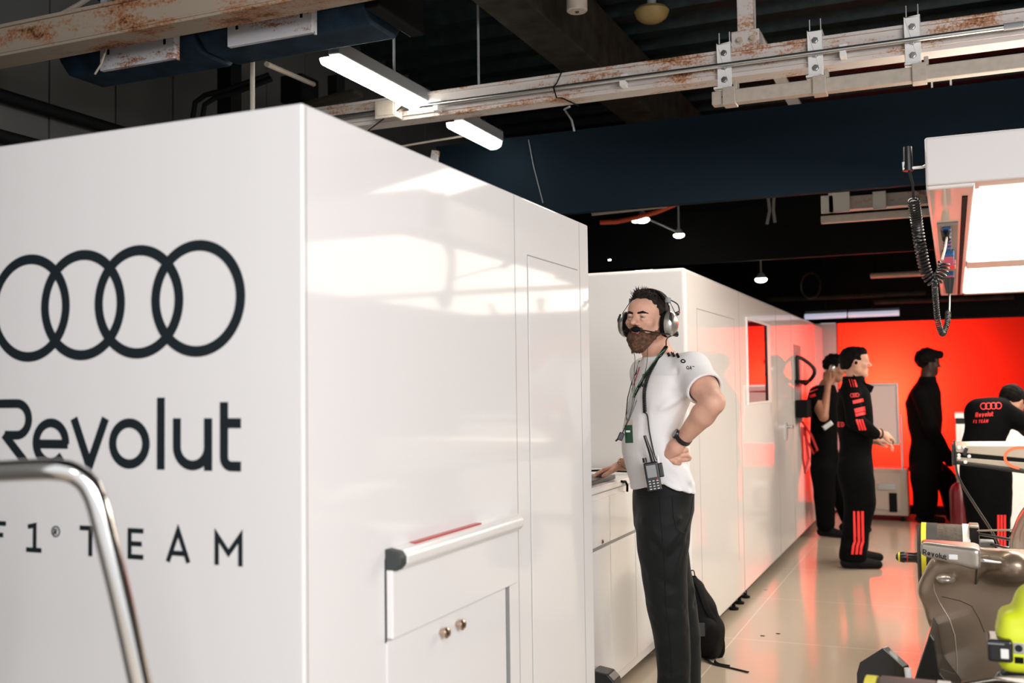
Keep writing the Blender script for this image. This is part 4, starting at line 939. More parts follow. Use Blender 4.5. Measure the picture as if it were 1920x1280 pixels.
# rear wing: two elements, endplate strut
yW = 6.85; w_ = lambda px, py: aty(px, py, yW)
a0, a1 = w_(1791, 835), w_(1791, 868); XR_ = 1.45
def wingel(p0, p1, q0, q1, name, m, ch):
    """surface whose front face runs from left edge (p0 top, p1 bottom) to right (q0,q1)"""
    mb = MB(); t = Vector((0, ch, 0)); k = (XR_-p0.x)/(q0.x-p0.x)
    Q0 = p0+(q0-p0)*k; Q1 = p1+(q1-p1)*k; b = Vector((0, ch, .02))
    mb.add([p0, p1, Q1, Q0, p0+b, p1+b, Q1+b, Q0+b], [(0, 1, 2, 3), (7, 6, 5, 4), (0, 3, 7, 4), (1, 5, 6, 2), (0, 4, 5, 1), (3, 2, 6, 7)]); return mb.build(name, m, car, bev=.006, seg=3)
zt_ = w_(1791, 835)
up_ = wingel(w_(1791, 835), w_(1791, 848), w_(1920, 835), w_(1920, 860), 'wing_flap', 'champagne', .12)
wingel(w_(1791, 848), w_(1791, 856), w_(1920, 860), w_(1920, 866), 'wing_slot', 'black', .14)
lo_ = wingel(w_(1791, 856), w_(1791, 864), w_(1920, 866), w_(1920, 880), 'wing_main_plane', 'champagne', .22)
wingel(w_(1791, 864), w_(1791, 870), w_(1920, 880), w_(1920, 888), 'wing_lower_edge', 'carbon', .22)
pl = w_(1791, 850); MB().box(pl.x-.02, pl.x-.002, yW-.02, yW+.30, w_(1791, 872).z, w_(1791, 833).z).build('endplate', 'carbon', car, bev=.006)
MB().tube(smoothpath([w_(1789, 825), w_(1791, 850), w_(1793, 880), w_(1802, 905), w_(1830, 950), w_(1862, 1000), w_(1874, 1030), w_(1876, 1075)]), .022, 8, flat=.35).build('endplate_edge', 'carbon', car, smooth=True)
for px, py in ((1798, 839), (1808, 839), (1798, 853), (1798, 858), (1810, 866), (1817, 855)):
    q = w_(px, py); MB().lathe((q.x, yW-.001, q.z), (0, -1, 0), [(0, .011), (.004, .010), (.005, .005)], 16).build('bolt', 'white', car)
ac = w_(1810, 846); MB().obox((ac.x, yW-.02, ac.z), (.02, .02, .05), rotm(0, R(20), 0)).build('flap_actuator', 'blackgloss', car, bev=.003)
rc = w_(1915, 858); rr_ = (w_(1920, 838).z-w_(1920, 878).z)/2
def onw(u, v, t): return Vector((rc.x+u, yW-.002-.001*t, rc.z+v))
rg = MB(); letters(rg, [([(x, z) for x, z in arc(0, 0, .088, .062, 78, 262, 30)], .016)], onw, 1); rg.build('rings_emblem', 'hotred', car)
# floor edge wing and bargeboard near the front wheel
fy = 3.75
F_ = lambda px, py: aty(px, py, fy)
pl = [F_(1655, 1214), F_(1612, 1241), F_(1606, 1262), F_(1607, 1300), F_(1710, 1300), F_(1698, 1262), F_(1694, 1249)]
mb = MB(); n = len(pl); mb.add([*pl, *[p+Vector((.015, .03, 0)) for p in pl]], [tuple(range(n)), tuple(range(2*n-1, n-1, -1))]+[(i, i+n, (i+1) % n+n, (i+1) % n) for i in range(n)])
mb.build('floor_board', 'carbon', car, bev=.002)
q = F_(1702, 1262); MB().tube([q+Vector((0, -.01, .02)), q+Vector((.01, -.01, -.12))], .011, 10).build('floor_stay', 'white', car, smooth=True)
G_ = lambda px, py: aty(px, py, 4.05)
pl = [G_(1743, 1186), G_(1718, 1262), G_(1705, 1310), G_(1800, 1310), G_(1762, 1262), G_(1752, 1200)]
mb = MB(); n = len(pl); mb.add([*pl, *[p+Vector((.02, .6, 0)) for p in pl]], [tuple(range(n)), tuple(range(2*n-1, n-1, -1))]+[(i, i+n, (i+1) % n+n, (i+1) % n) for i in range(n)])
mb.build('undercut_board', 'carbon', car, bev=.004)
MB().box(-.06, 1.5, 3.6, 6.3, .04, .075).build('floor_plank', 'carbon', car, bev=.01)
q1, q2 = aty(1830, 1262, 3.3), aty(1925, 1262, 3.3)
fe = SDF((-.2, 2.9, .25), (.9, 3.9, .60), .01)
fe.cone((q1.x-.02, 3.35, q1.z-.09), (q2.x+.3, 3.35, q2.z-.02), .05, .10, .02).cone((q1.x+.1, 3.6, q1.z-.10), (q2.x+.3, 3.6, q2.z+.01), .05, .10, .03)
fe.build('front_wing_cascade', 'carbon', car, smooth=2, world=False)
# neon blower with battery, standing on the car's nose side
bl = thing('blower', 'neon yellow cordless blower with a black battery at the lower right edge', 'blower', aty(1905, 1200, 3.15))
yB = 3.15; b_ = lambda px, py: aty(px, py, yB)
bs = SDF((-.10, 2.9, .45), (.40, 3.4, .95), .006)
p1, p2, p3 = b_(1884, 1160), b_(1905, 1140), b_(1925, 1200)
for px, py, h in ((1903, 1200, (.045, .07, .075)), (1890, 1172, (.028, .06, .035))):
    p = b_(px+8, py); bs.box((p.x, yB+.03, p.z), h, .022, .02)
bs.box((b_(1930, 1215).x, yB+.03, b_(1930, 1215).z), (.075, .075, .055), .025, .03)
bs.ell((b_(1928, 1150).x, yB+.03, b_(1928, 1150).z), (.038, .06, .055), .03)
bs.ell((b_(1948, 1122).x, yB+.03, b_(1948, 1122).z), (.05, .06, .04), .03)
blo = bs.build('housing', 'neon', bl, smooth=3, world=False)
q = b_(1866, 1208); bt = MB().obox((q.x+.01, yB-.02, q.z), (.062, .11, .060)).build('battery', 'blackgloss', bl, bev=.008, seg=3)
MB().obox((q.x+.02, yB-.078, q.z-.005), (.020, .004, .026)).build('battery_label', 'white', bt, bev=.002)
MB().obox((q.x+.0, yB-.078, q.z+.020), (.04, .004, .003)).build('battery_slot', 'grey', bt)
q = b_(1908, 1207); MB().obox((q.x, yB-.048, q.z), (.026, .006, .029)).build('service_label', 'steel', bl, bev=.001)
MB().lathe((q.x, yB-.0515, q.z), (0, -1, 0), [(0, .0095), (.0008, .0095), (.0009, .006), (.001, .006)], 24).build('label_symbol', 'dark', bl)
q = b_(1909, 1229); MB().obox((q.x, yB-.047, q.z), (.022, .008, .017)).build('vent_slot', 'black', bl)
# ================================================================ people
def skinmat(name, col, var=.12):
    m = mat(name, col, .48, spec=.35, bump=.05, bscale=220, var=var, vscale=14); b = m.node_tree.nodes['Principled BSDF']
    b.inputs['Subsurface Weight'].default_value = .12; b.inputs['Subsurface Radius'].default_value = (.9, .35, .2); b.inputs['Subsurface Scale'].default_value = .01; return m
M['skin'] = skinmat('fair_skin', (.66, .37, .27)); M['skin_b'] = skinmat('tan_skin', (.34, .16, .10)); M['skin_shade'] = skinmat('shade_darkened_skin', (.035, .018, .012)); M['skin_c'] = skinmat('light_skin', (.55, .30, .21))  # silhouetted man's skin colour is darkened to paint in his shade
M['lip'] = mat('lips', (.42, .15, .13), .4); M['eyew'] = mat('eye_white', (.26, .21, .185), .3); M['iris'] = mat('grey_green_iris', (.10, .12, .10), .15, coat=.6)
M['hair'] = mat('dark_brown_hair', (.016, .010, .008), .6, spec=.2, bump=.9, bscale=150, var=.5, vscale=60)
M['beard'] = mat('brown_beard', (.125, .055, .028), .65, bump=.9, bscale=170, var=.55, vscale=70)
M['blackhair'] = mat('black_hair', (.004, .0035, .0035), .7, spec=.08, bump=.9, bscale=120)
M['tee'] = mat('white_tshirt_cotton', (.80, .785, .79), .85, spec=.2, bump=.08, bscale=500)
M['trouser'] = mat('black_trousers', (.0052, .0070, .0068), .68, spec=.24, bump=.12, bscale=400, sheen=.05)
M['suit'] = mat('black_race_suit', (.0022, .0024, .0027), .85, spec=.06, bump=.2, bscale=60)
M['suitred'] = mat('red_suit_print', (.75, .02, .02), .6); M['greenband'] = mat('green_lanyard', (.01, .18, .07), .5)
def hframe(yaw, pitch=0, roll=0):
    """columns: person's left, forward, up. yaw 0 = facing the viewer, positive turns towards picture left"""
    f = np.array((-math.sin(yaw), -math.cos(yaw), 0)); l = np.array((math.cos(yaw), -math.sin(yaw), 0)); u = np.array((0, 0, 1.))
    f2 = f*math.cos(pitch)+u*math.sin(pitch); u2 = -f*math.sin(pitch)+u*math.cos(pitch)
    l2 = l*math.cos(roll)+u2*math.sin(roll); u3 = -l*math.sin(roll)+u2*math.cos(roll)
    return np.stack((l2, f2, u3), 1)
def head(s, H, c, ears=True, sc=1.0, fine=True):
    """sculpts a head into the field s; c = centre between the ears"""
    s.frame(H*sc if sc != 1 else H, c)
    s.ell((0, -.014, .028), (.077, .099, .088), .01)
    s.ell((0, .028, -.030), (.062, .060, .082), .03); s.ell((0, .050, .035), (.058, .045, .050), .03)
    s.cone((0, .058, -.096), (0, .066, -.090), .026, .022, .025)
    for k in (-1, 1):
        s.cone((k*.053, -.002, -.058), (k*.014, .060, -.098), .020, .022, .03)
        s.cone((k*.058, -.005, -.01), (k*.053, -.002, -.058), .020, .020, .03)
        s.ell((k*.044, .064, -.024), (.022, .020, .018), .022)
    if fine:
        for k in (-1, 1): s.ell((k*.031, .101, -.001), (.018, .016, .0125), .012, 's')
        for k in (-1, 1):
            s.cone((k*.010, .090, .016), (k*.044, .080, .019), .0085, .0075, .012)
            s.cone((k*.013, .0870, .0070), (k*.031, .0930, .0074), .0052, .0062, .004); s.cone((k*.031, .0930, .0074), (k*.048, .080, .0035), .0062, .0046, .004)
            s.cone((k*.016, .0865, -.0085), (k*.031, .0905, -.0108), .0046, .0054, .005); s.cone((k*.031, .0905, -.0108), (k*.047, .078, -.006), .0054, .0042, .005)
    s.cone((0, .086, .012), (0, .111, -.024), .0090, .0120, .010); s.ell((0, .114, -.029), (.0130, .0125, .0105), .006)
    for k in (-1, 1): s.ell((k*.0125, .099, -.034), (.0075, .0095, .0070), .006)
    if fine:
        for k in (-1, 1): s.ell((k*.006, .107, -.041), (.0032, .005, .004), .002, 's')
    s.cone((-.016, .089, -.057), (.016, .089, -.057), .0062, .0062, .006); s.cone((-.014, .0885, -.068), (.014, .0885, -.068), .0070, .0070, .006)
    if fine: s.cone((-.021, .0955, -.0622), (.021, .0955, -.0622), .0014, .0014, .003, 's')
    if ears:
        for k in (-1, 1):
            s.ell((k*.080, -.008, -.006), (.008, .019, .032), .006); s.ell((k*.089, -.004, -.002), (.006, .010, .018), .004, 's')
    return s.frame()
def eyes(root, H, c, m='iris', name='eye'):
    for k in (-1, 1):
        mb = MB(); mb.ell((k*.031, .0815, -.001), (.0125, .0125, .0125), None, 24, 16)
        mb.v = [tuple(KW(H @ np.array(p)+c)) for p in mb.v]; e = mb.build(name, 'eyew', root, smooth=True)
        g = np.array((-.10, .99, .02)); g /= np.linalg.norm(g); mb = MB(); cc = np.array((k*.031, .0815, -.001))
        ax = Vector(g); mb.lathe(Vector(cc), ax, [(.0108, .0066), (.0126, .0062), (.0130, .0026), (.0131, .0003)], 20)
        mb.v = [tuple(KW(H @ np.array(p)+c)) for p in mb.v]; mb.build('iris', m, e, smooth=True)
def hfc(H, c, p): return np.array(H) @ np.array(p, float)+c
def hand(s, w, d, n, sc=1.0, curl=.5, side=1, spread=.16, thumb=True):
    """w wrist, d direction to knuckles, n back-of-hand normal; fingers bend away from n"""
    d = np.array(d, float); d /= np.linalg.norm(d); n = np.array(n, float); n -= d*(n@d); n /= np.linalg.norm(n); l = np.cross(n, d)*side; w = np.array(w, float)
    P = lambda a, b, c: w+(d*a+l*b+n*c)*sc
    s.cone(P(-.01, 0, 0), P(.03, 0, 0), .026*sc, .028*sc, .015, flat=n, fa=.68)
    for i in range(4):
        b = (-.030+.020*i); kx = .088-.004*abs(i-1.3); L = (.040, .046, .043, .033)[i]
        s.cone(P(.02, b*.6, 0), P(kx, b, .002), .0145*sc, .0125*sc, .012, flat=n, fa=.85)
        a = curl*(.5+.15*i/3); pos = P(kx, b, .002); dr = d+l*spread*(i-1.5)*.3
        for j, ff in enumerate((1, .68, .55)):
            dr2 = dr*math.cos(a)-n*math.sin(a); dr2 /= np.linalg.norm(dr2); q = pos+dr2*L*ff*sc
            s.cone(pos, q, (.0098-.0012*j)*sc, (.0090-.0012*j)*sc, .002); pos = q; a += curl*.8
    if thumb:
        t0 = P(.022, -.026, -.004); t1 = P(.050, -.050, -.014); t2 = P(.078, -.055, -.022); t3 = P(.098, -.050, -.028)
        s.cone(t0, t1, .0150*sc, .0125*sc, .01); s.cone(t1, t2, .0115*sc, .0102*sc, .003); s.cone(t2, t3, .0100*sc, .0082*sc, .002)
def patch(mb, H, c, strokes, z0, x0, T, w=None): pass
def Kray(T, px, py, off=.0015):
    o = Vector(CC); d = (atd(px, py, 5)-o).normalized(); h = T.ray_cast(o, d)
    return (h[0]-d*off, h[1]) if h[0] is not None else (None, None)

# ---------------------------------------------------------------- the bearded man
D0 = 4.55
base = K(1262, 1338, 4.55); base[2] = 0
man = thing('person', 'bearded man in white T-shirt, black trousers and headset, hand on hip at the counter', 'person', KW(base))
HC = K(1213, 598, 4.55); HY, HP = R(38), R(4); HM = hframe(HY, HP, R(-2))
TA = R(74)                                              # torso heading (towards picture left, slightly towards the viewer)
tf = np.array((-math.sin(TA), -math.cos(TA), 0)); tl = np.array((math.cos(TA), -math.sin(TA), 0)); tang = math.atan2(tl[1], tl[0])
def C(px, py, d=D0): return K(px, py, d)
def rowT(px, py, a, b, d=D0): return (C(px, py, d), a, b, tang)
shL = C(1270, 694)+tl*.150; shL[2] -= .004; shR = C(1238, 698)-tl*.150
elL = K(1338, 754, 4.22); wrL = K(1279, 824, 4.36)
elR = K(1236, 838, 4.80); wrR = K(1168, 871, 4.93)
b = SDF((HC[0]-.32, HC[1]-.50, .80), (HC[0]+.50, HC[1]+.60, HC[2]+.14), .0036)
b.stack([rowT(1243, 915, .15, .115), rowT(1226, 860, .145, .105), rowT(1222, 810, .145, .100), rowT(1238, 740, .17, .11), rowT(1243, 700, .17, .095), rowT(1240, 676, .10, .07)], .02)
b.cone(C(1242, 690), C(1226, 640, 4.58), .068, .058, .03); b.cone(C(1226, 648, 4.58), HC+np.array((.005, .02, -.02)), .060, .062, .02)
b.cone(C(1246, 684), shL, .060, .062, .04); b.cone(C(1240, 684), shR, .060, .060, .04)
head(b, HM, HC, ears=False)
b.chain([shL, shL*.45+elL*.55, elL], [.060, .058, .046], .015); b.chain([elL, elL*.68+wrL*.32, wrL], [.047, .050, .031], .012, flat=None)
b.chain([shR, elR], [.058, .045], .015); b.chain([elR, wrR], [.044, .029], .012)
# left hand: heel on the hip, fingers turned back behind him
hd = K(1252, 853, 4.40)-K(1279, 824, 4.36); pk = K(1252, 852, 4.40)
b.cone(wrL, K(1266, 838, 4.375), .029, .033, .012, flat=(-.5, -.8, .2), fa=.8); b.cone(K(1268, 838, 4.375), K(1255, 850, 4.40), .034, .026, .012)
b.cone(K(1256, 848, 4.40), K(1272, 856, 4.42), .024, .018, .012)
for (p, q, r_, e) in (((1262, 846), (1277, 846), (1287, 843), (1289, 850)), ((1260, 852), (1276, 854), (1288, 853), (1294, 858)), ((1258, 857), (1272, 861), (1284, 862), (1292, 861)), ((1254, 860), (1266, 866), (1274, 868), (1270, 862))):
    pts = [K(*p, 4.40), K(*q, 4.385), K(*r_, 4.40), K(*e, 4.42)]; b.chain(pts, [.0110, .0105, .0095, .0085], .0025)
b.chain([K(1248, 856, 4.41), K(1246, 864, 4.44), K(1256, 869, 4.46)], [.013, .0115, .0095], .006)
# right hand flat on the counter
hand(b, wrR, K(1130, 884, 4.96)-K(1165, 874, 4.93), (0, 0, 1), curl=.35, side=-1)
body = b.build('body', 'skin', man, smooth=1)
# lips tint: a separate thin part following the mouth
lipf = SDF(HC-.13, HC+.13, .0025); lipf.frame(HM, HC)
lipf.cone((-.015, .0905, -.0575), (.015, .0905, -.0575), .0062, .0062, .003); lipf.cone((-.013, .0905, -.0675), (.013, .0905, -.0675), .0066, .0066, .003); lipf.cone((-.021, .097, -.0622), (.021, .097, -.0622), .0012, .0012, .003, 's')
lipf.build('lips', 'lip', body)
eyes(body, HM, HC)
# eyebrows
for k in (-1, 1):
    e = SDF(HC-.14, HC+.14, .0024); e.frame(HM, HC)
    e.cone((k*.013, .0975, .0150), (k*.034, .0945, .0190), .0050, .0056, .003); e.cone((k*.034, .0945, .0190), (k*.052, .081, .0150), .0056, .0030, .003)
    e.noise(900, .0009, 5); e.build('eyebrow', 'hair', body)
# hair: short, dark, brushed up in front
h = SDF(HC-.16, HC+np.array((.16, .16, .17)), .0028)
h.frame(HM, HC); h.ell((0, -.018, .034), (.0835, .105, .093), .0); h.ell((0, .035, .094), (.048, .040, .024), .02); h.ell((-.005, .045, .108), (.035, .028, .016), .015)
h.frame()
def facecut(X, Y, Z):
    q = [X-HC[0], Y-HC[1], Z-HC[2]]; x, y, z = [q[0]*HM[0, i]+q[1]*HM[1, i]+q[2]*HM[2, i] for i in range(3)]
    line_ = .063-.018*np.clip((np.abs(x)-.03)/.03, 0, 1)      # forehead hairline height
    front = np.minimum(.02+ (line_-z)*1.0, .05)
    a = y-np.where(z > line_, .2, np.clip(.035-(np.abs(x)-.055)*1.0, .022, .04))
    a = np.where(z > line_-.004, np.minimum(a, (line_-z)+.0), a)
    low = -.055-z + np.clip(y+.03, 0, .1)*.9
    return np.maximum(a, low)
h.cut(facecut); h.noise(260, .0045, 3); h.noise(700, .0022, 4)
hair = h.build('hair', 'hair', body, smooth=0)
sp_ = MB(); rnd = random.Random(3)
for i in range(420):
    a = rnd.uniform(-1, 1); t = rnd.random(); x = a*.055; y = .068-.10*t-abs(a)*.022; z = .107+.012*(1-abs(a)**2)*(1-abs(t-.3))-.015*abs(a)**3
    p = hfc(HM, HC, (x, y, z-.006)); L_ = rnd.uniform(.014, .040)*(1-.6*t); dr = HM @ np.array((rnd.uniform(-.5, .5)+.25*a, rnd.uniform(-.2, .7), 1.0)); dr /= np.linalg.norm(dr)
    sp_.tube([p, p+dr*L_*.5, p+dr*L_+np.array((rnd.uniform(-.004, .004), 0, -.002))], [.0022, .0015, .0003], 4, caps=False)
mbK(sp_).build('hair_tufts', 'hair', hair, smooth=True)
# beard
bd = SDF(HC-np.array((.14, .16, .19)), HC+.13, .0028); bd.frame(HM, HC)
bd.ell((0, .058, -.098), (.043, .043, .042), .02); bd.ell((0, .064, -.122), (.033, .034, .034), .030)
for k in (-1, 1):
    bd.cone((k*.062, .010, -.058), (k*.034, .052, -.094), .018, .028, .02); bd.cone((k*.070, .006, -.006), (k*.064, .010, -.055), .0055, .015, .01)
    bd.cone((k*.024, .083, -.060), (k*.028, .074, -.085), .010, .015, .015); bd.cone((0, .0965, -.0465), (k*.023, .087, -.056), .0060, .0075, .006)
bd.cone((-.013, .105, -.062), (.013, .105, -.062), .0115, .0115, .006, 's'); bd.cone((0, .0955, -.079), (0, .094, -.084), .006, .01, .006)
bd.frame(); bd.noise(420, .0028, 8); bd.noise(900, .0016, 9); beard = bd.build('beard', 'beard', body, smooth=0)
sp_ = MB()
for i in range(700):
    a = rnd.uniform(-1.35, 1.35); t = rnd.random(); r0 = .041-.012*t; x = math.sin(a)*r0*(1.05-.3*t); y = .060+math.cos(a)*r0*.95*(1-.25*t); z = -.085-.060*t
    p = hfc(HM, HC, (x, y, z)); o_ = HM @ np.array((math.sin(a)*.5+rnd.uniform(-.3, .3), math.cos(a)*.45+rnd.uniform(-.2, .2), -1.0-.6*t)); o_ /= np.linalg.norm(o_); L_ = rnd.uniform(.010, .022)
    sp_.tube([p, p+o_*L_*.6, p+o_*L_], [.0016, .0011, .0003], 3, caps=False)
mbK(sp_).build('beard_hairs', 'beard', beard, smooth=True)

# T-shirt
t = SDF((HC[0]-.30, HC[1]-.42, .92), (HC[0]+.42, HC[1]+.50, HC[2]-.08), .0042)
t.stack([rowT(1243, 930, .176, .136), rowT(1241, 905, .176, .134), rowT(1233, 880, .172, .130), rowT(1222, 850, .166, .122), rowT(1219, 815, .164, .116), rowT(1229, 775, .176, .122), rowT(1240, 738, .190, .128), rowT(1245, 705, .186, .112), rowT(1243, 686, .13, .085), rowT(1235, 670, .080, .070)], .02)
t.cone(C(1242, 692), shL+np.array((0, 0, .002)), .070, .074, .04); t.cone(C(1238, 692), shR, .068, .070, .04)
sleeve_end = shL*.40+elL*.60; t.cone(shL, sleeve_end, .075, .079, .03)
sr = shR*.45+elR*.55; t.cone(shR, sr, .070, .068, .03)
SIDE = 4.40
def fl(S_, lst, d=SIDE):
    for (p, q, amp, w) in lst:
        for dd in (d-.03, d+.02): S_.fold(K(*p, dd), K(*q, dd), amp*1.0, w)
wr = wrL+ (elL-wrL)*.1
aL = (elL-shL)/np.linalg.norm(elL-shL); aR = (elR-shR)/np.linalg.norm(elR-shR)
hem = lambda X, Y, Z: (HEM(X)-Z)
HEM = lambda X: np.interp(X, [K(1180, 921, D0)[0], K(1205, 913, D0)[0], K(1235, 905, D0)[0], K(1262, 914, D0)[0], K(1303, 927, D0)[0]], [K(1180, 921, 4.5)[2], K(1205, 912, 4.5)[2], K(1235, 903, 4.5)[2], K(1262, 914, 4.5)[2], K(1303, 927, 4.5)[2]]).astype(np.float32)
t.cut(hem)
t.cut(lambda X, Y, Z: np.where(((X-shL[0])**2+(Y-shL[1])**2 < .09) & (((X-elL[0])**2+(Y-elL[1])**2+(Z-elL[2])**2) < .060), ((X-sleeve_end[0])*aL[0]+(Y-sleeve_end[1])*aL[1]+(Z-sleeve_end[2])*aL[2]), -1.0))
t.noise(26, .0036, 11); t.noise(60, .0012, 12)
fl(t, [((1283, 742), (1222, 775), .010, .016), ((1284, 752), (1228, 800), -.009, .014), ((1282, 760), (1240, 830), .009, .015), ((1290, 735), (1250, 735), -.008, .014), ((1262, 875), (1302, 905), .016, .016), ((1250, 884), (1296, 915), -.012, .012), ((1258, 868), (1300, 888), .012, .012), ((1240, 890), (1180, 918), .012, .014), ((1236, 880), (1178, 900), -.010, .012), ((1240, 872), (1176, 878), .010, .014), ((1182, 780), (1176, 850), .008, .016), ((1195, 840), (1215, 885), -.008, .014), ((1296, 700), (1286, 745), .008, .012), ((1306, 704), (1300, 748), -.007, .010), ((1262, 690), (1296, 720), -.007, .014), ((1210, 745), (1205, 830), -.006, .018), ((1240, 905), (1290, 925), .010, .012)])
# openings: sleeve hollow, neck hollow
t.cone(sleeve_end-aL*.03, sleeve_end+aL*.06, .0675, .0675, .004, 's')
t.cone(C(1234, 684, 4.56), C(1222, 640, 4.58), .066, .066, .006, 's')
tee = t.build('t_shirt', 'tee', man, smooth=1)
cl = MB(); cc_ = C(1232, 669, 4.565)
ring = [cc_+(tl*math.cos(R(a))*.070+tf*math.sin(R(a))*.068)+np.array((0, 0, -.028*math.sin(R(a))+.004)) for a in range(0, 361, 15)]
cl.tube(ring, .0065, 8, caps=False); mbK(cl).build('collar', 'tee', tee, smooth=True)

# trousers
w_hip = [(1243, 895, .156, .122), (1243, 925, .163, .130), (1243, 955, .164, .130), (1241, 985, .150, .118), (1241, 1010, .13, .095)]
tr = SDF((base[0]-.42, base[1]-.42, .03), (base[0]+.36, base[1]+.50, 1.06), .0055)
tr.stack([(C(px, py), a, b_, tang) for px, py, a, b_ in w_hip], .05)
N = lambda px, py: K(px, py, 4.47); Fr = lambda px, py: K(px, py, 4.66)
tr.schain([N(1243, 975), N(1243, 1030), N(1247, 1090), N(1251, 1140), N(1259, 1190), N(1263, 1250), N(1262, 1300), N(1262, 1322)], [.108, .097, .083, .077, .066, .061, .060, .062], .03)
tr.schain([Fr(1240, 975), Fr(1247, 1040), Fr(1262, 1100), Fr(1275, 1150), Fr(1283, 1210), Fr(1284, 1260), Fr(1283, 1308)], [.108, .095, .080, .070, .062, .060, .062], .03)
fl(tr, [((1222, 1128), (1275, 1112), .009, .014), ((1226, 1142), (1280, 1135), -.010, .012), ((1226, 1156), (1282, 1160), .008, .014), ((1235, 1205), (1280, 1190), .006, .014), ((1284, 990), (1240, 1030), .010, .016), ((1290, 1003), (1250, 1055), -.010, .014), ((1285, 1020), (1262, 1090), .008, .016), ((1195, 965), (1235, 1005), .007, .016), ((1238, 1275), (1285, 1262), .007, .012), ((1236, 1290), (1286, 1296), -.007, .010), ((1215, 1060), (1228, 1120), .006, .016)], 4.39)
fl(tr, [((1230, 1136), (1284, 1146), -.008, .010), ((1232, 1168), (1284, 1182), -.008, .012), ((1245, 985), (1290, 965), .008, .012), ((1205, 1000), (1250, 1040), -.007, .016), ((1210, 1075), (1262, 1100), -.006, .014), ((1238, 1228), (1286, 1240), -.006, .012), ((1236, 1262), (1286, 1282), .008, .012)], 4.40)
fl(tr, [((1288, 1095), (1305, 1110), .010, .014), ((1292, 1140), (1308, 1128), -.008, .012), ((1292, 1215), (1310, 1200), .008, .014)], 4.6)
tr.noise(30, .0035, 21); tr.noise(75, .0015, 22)
tr.cut(lambda X, Y, Z: .045-Z)
pants = tr.build('trousers', 'trouser', man, smooth=1)
# back pocket, front pocket seam
TT = bvh(pants)
def seam(pts, name, m, r_=.0016, par=None, T=TT):
    q = []
    for a, b_ in zip(pts, pts[1:]):
        for k in range(7):
            h0, n0 = Kray(T, a[0]+(b_[0]-a[0])*k/7, a[1]+(b_[1]-a[1])*k/7, .0006)
            if h0 is not None: q.append(h0)
    h0, n0 = Kray(T, *pts[-1], .0006)
    if h0 is not None: q.append(h0)
    if len(q) > 2: return MB().tube(q, r_, 5).build(name, m, par or pants, smooth=True)
seam([(1260, 930), (1263, 965), (1268, 992), (1284, 1000), (1293, 975), (1298, 945), (1299, 932)], 'back_pocket', 'trouser', .0024)
seam([(1194, 925), (1200, 931), (1220, 931), (1233, 927)], 'front_pocket', 'trouser', .0024)
seam([(1236, 930), (1240, 990), (1246, 1060), (1248, 1130), (1256, 1200), (1260, 1275)], 'side_seam', 'trouser', .0018)
def shoe(a, dr, m, parent, L=.29, sc=1.0):
    """a = ankle point on the floor (K), dr = toe direction"""
    dr = np.array(dr, float); dr[2] = 0; dr /= np.linalg.norm(dr); s_ = SDF(a-np.array((.32, .32, .02)), a+np.array((.32, .32, .17)), .006)
    P = lambda f, z: a+dr*f*sc+np.array((0, 0, z*sc))
    s_.cone(P(-.055, .045), P(.06, .045), .042*sc, .043*sc, .02); s_.cone(P(.06, .045), P(.175, .032), .044*sc, .034*sc, .02); s_.cone(P(-.02, .05), P(-.02, .11), .042*sc, .044*sc, .02)
    s_.cut(lambda X, Y, Z: (.004-Z)+0*X); return s_.build('shoe', m, parent, smooth=2)
shoe(K(1258, 1330, 4.47)*np.array((1, 1, 0)), (-.9, -.35, 0), 'rubber', man); shoe(K(1280, 1318, 4.66)*np.array((1, 1, 0)), (-.85, -.5, 0), 'rubber', man)
# prints on the shirt
def tprint(strokes, px, py, sc, name, m='black', ang=0, shear=0, d=4.4, target=None, par=None, flat=1.0):
    o = atd(px, py, d); rx = Vector(CR); ux = Vector(CU); ca, sa = math.cos(R(ang)), math.sin(R(ang))
    au = (rx*ca+ux*sa)*sc*flat; av = (ux*ca-rx*sa+rx*shear)*sc
    mb = on_surface(target or tee, strokes, o, au, av, atd(px, py, 1)-Vector(CC), .0014, .012 if sc < 1 else .004); return mb.build(name, m, par or tee)
st_, wd = word('QATAR', .5, .06); tprint([([(p[0], p[1]) for p in l], s) for l, s in st_[:5]], 1287, 692, .028, 'sleeve_lettering', ang=-4)
tprint([(arc(0, 0, .30, .22, 0, 360, 24), .16)], 1281, 677, .028, 'sleeve_symbol', ang=-8)
for k, (px, py, w_) in enumerate(((1252, 661, .85), (1260, 659, 1.2), (1269, 662, 1.05))):
    tprint([([(0, 0), (.28*w_, -.62*w_)], .36)], px, py, .030, 'shoulder_stripe', ang=0)
for i in range(4): tprint([(arc(0, 0, .42, .5, 0, 360, 24), .11)], 1203+i*4.5, 705-i*1.0, .013, 'chest_ring', ang=6) if i else None
st_, wd = word('evolut', .5, .12); tprint(st_, 1196, 727, .034, 'chest_lettering', ang=10, flat=.62)
seam([(1289, 728), (1283, 736), (1280, 745)], 'sleeve_hem', 'tee', .002, tee, bvh(tee))

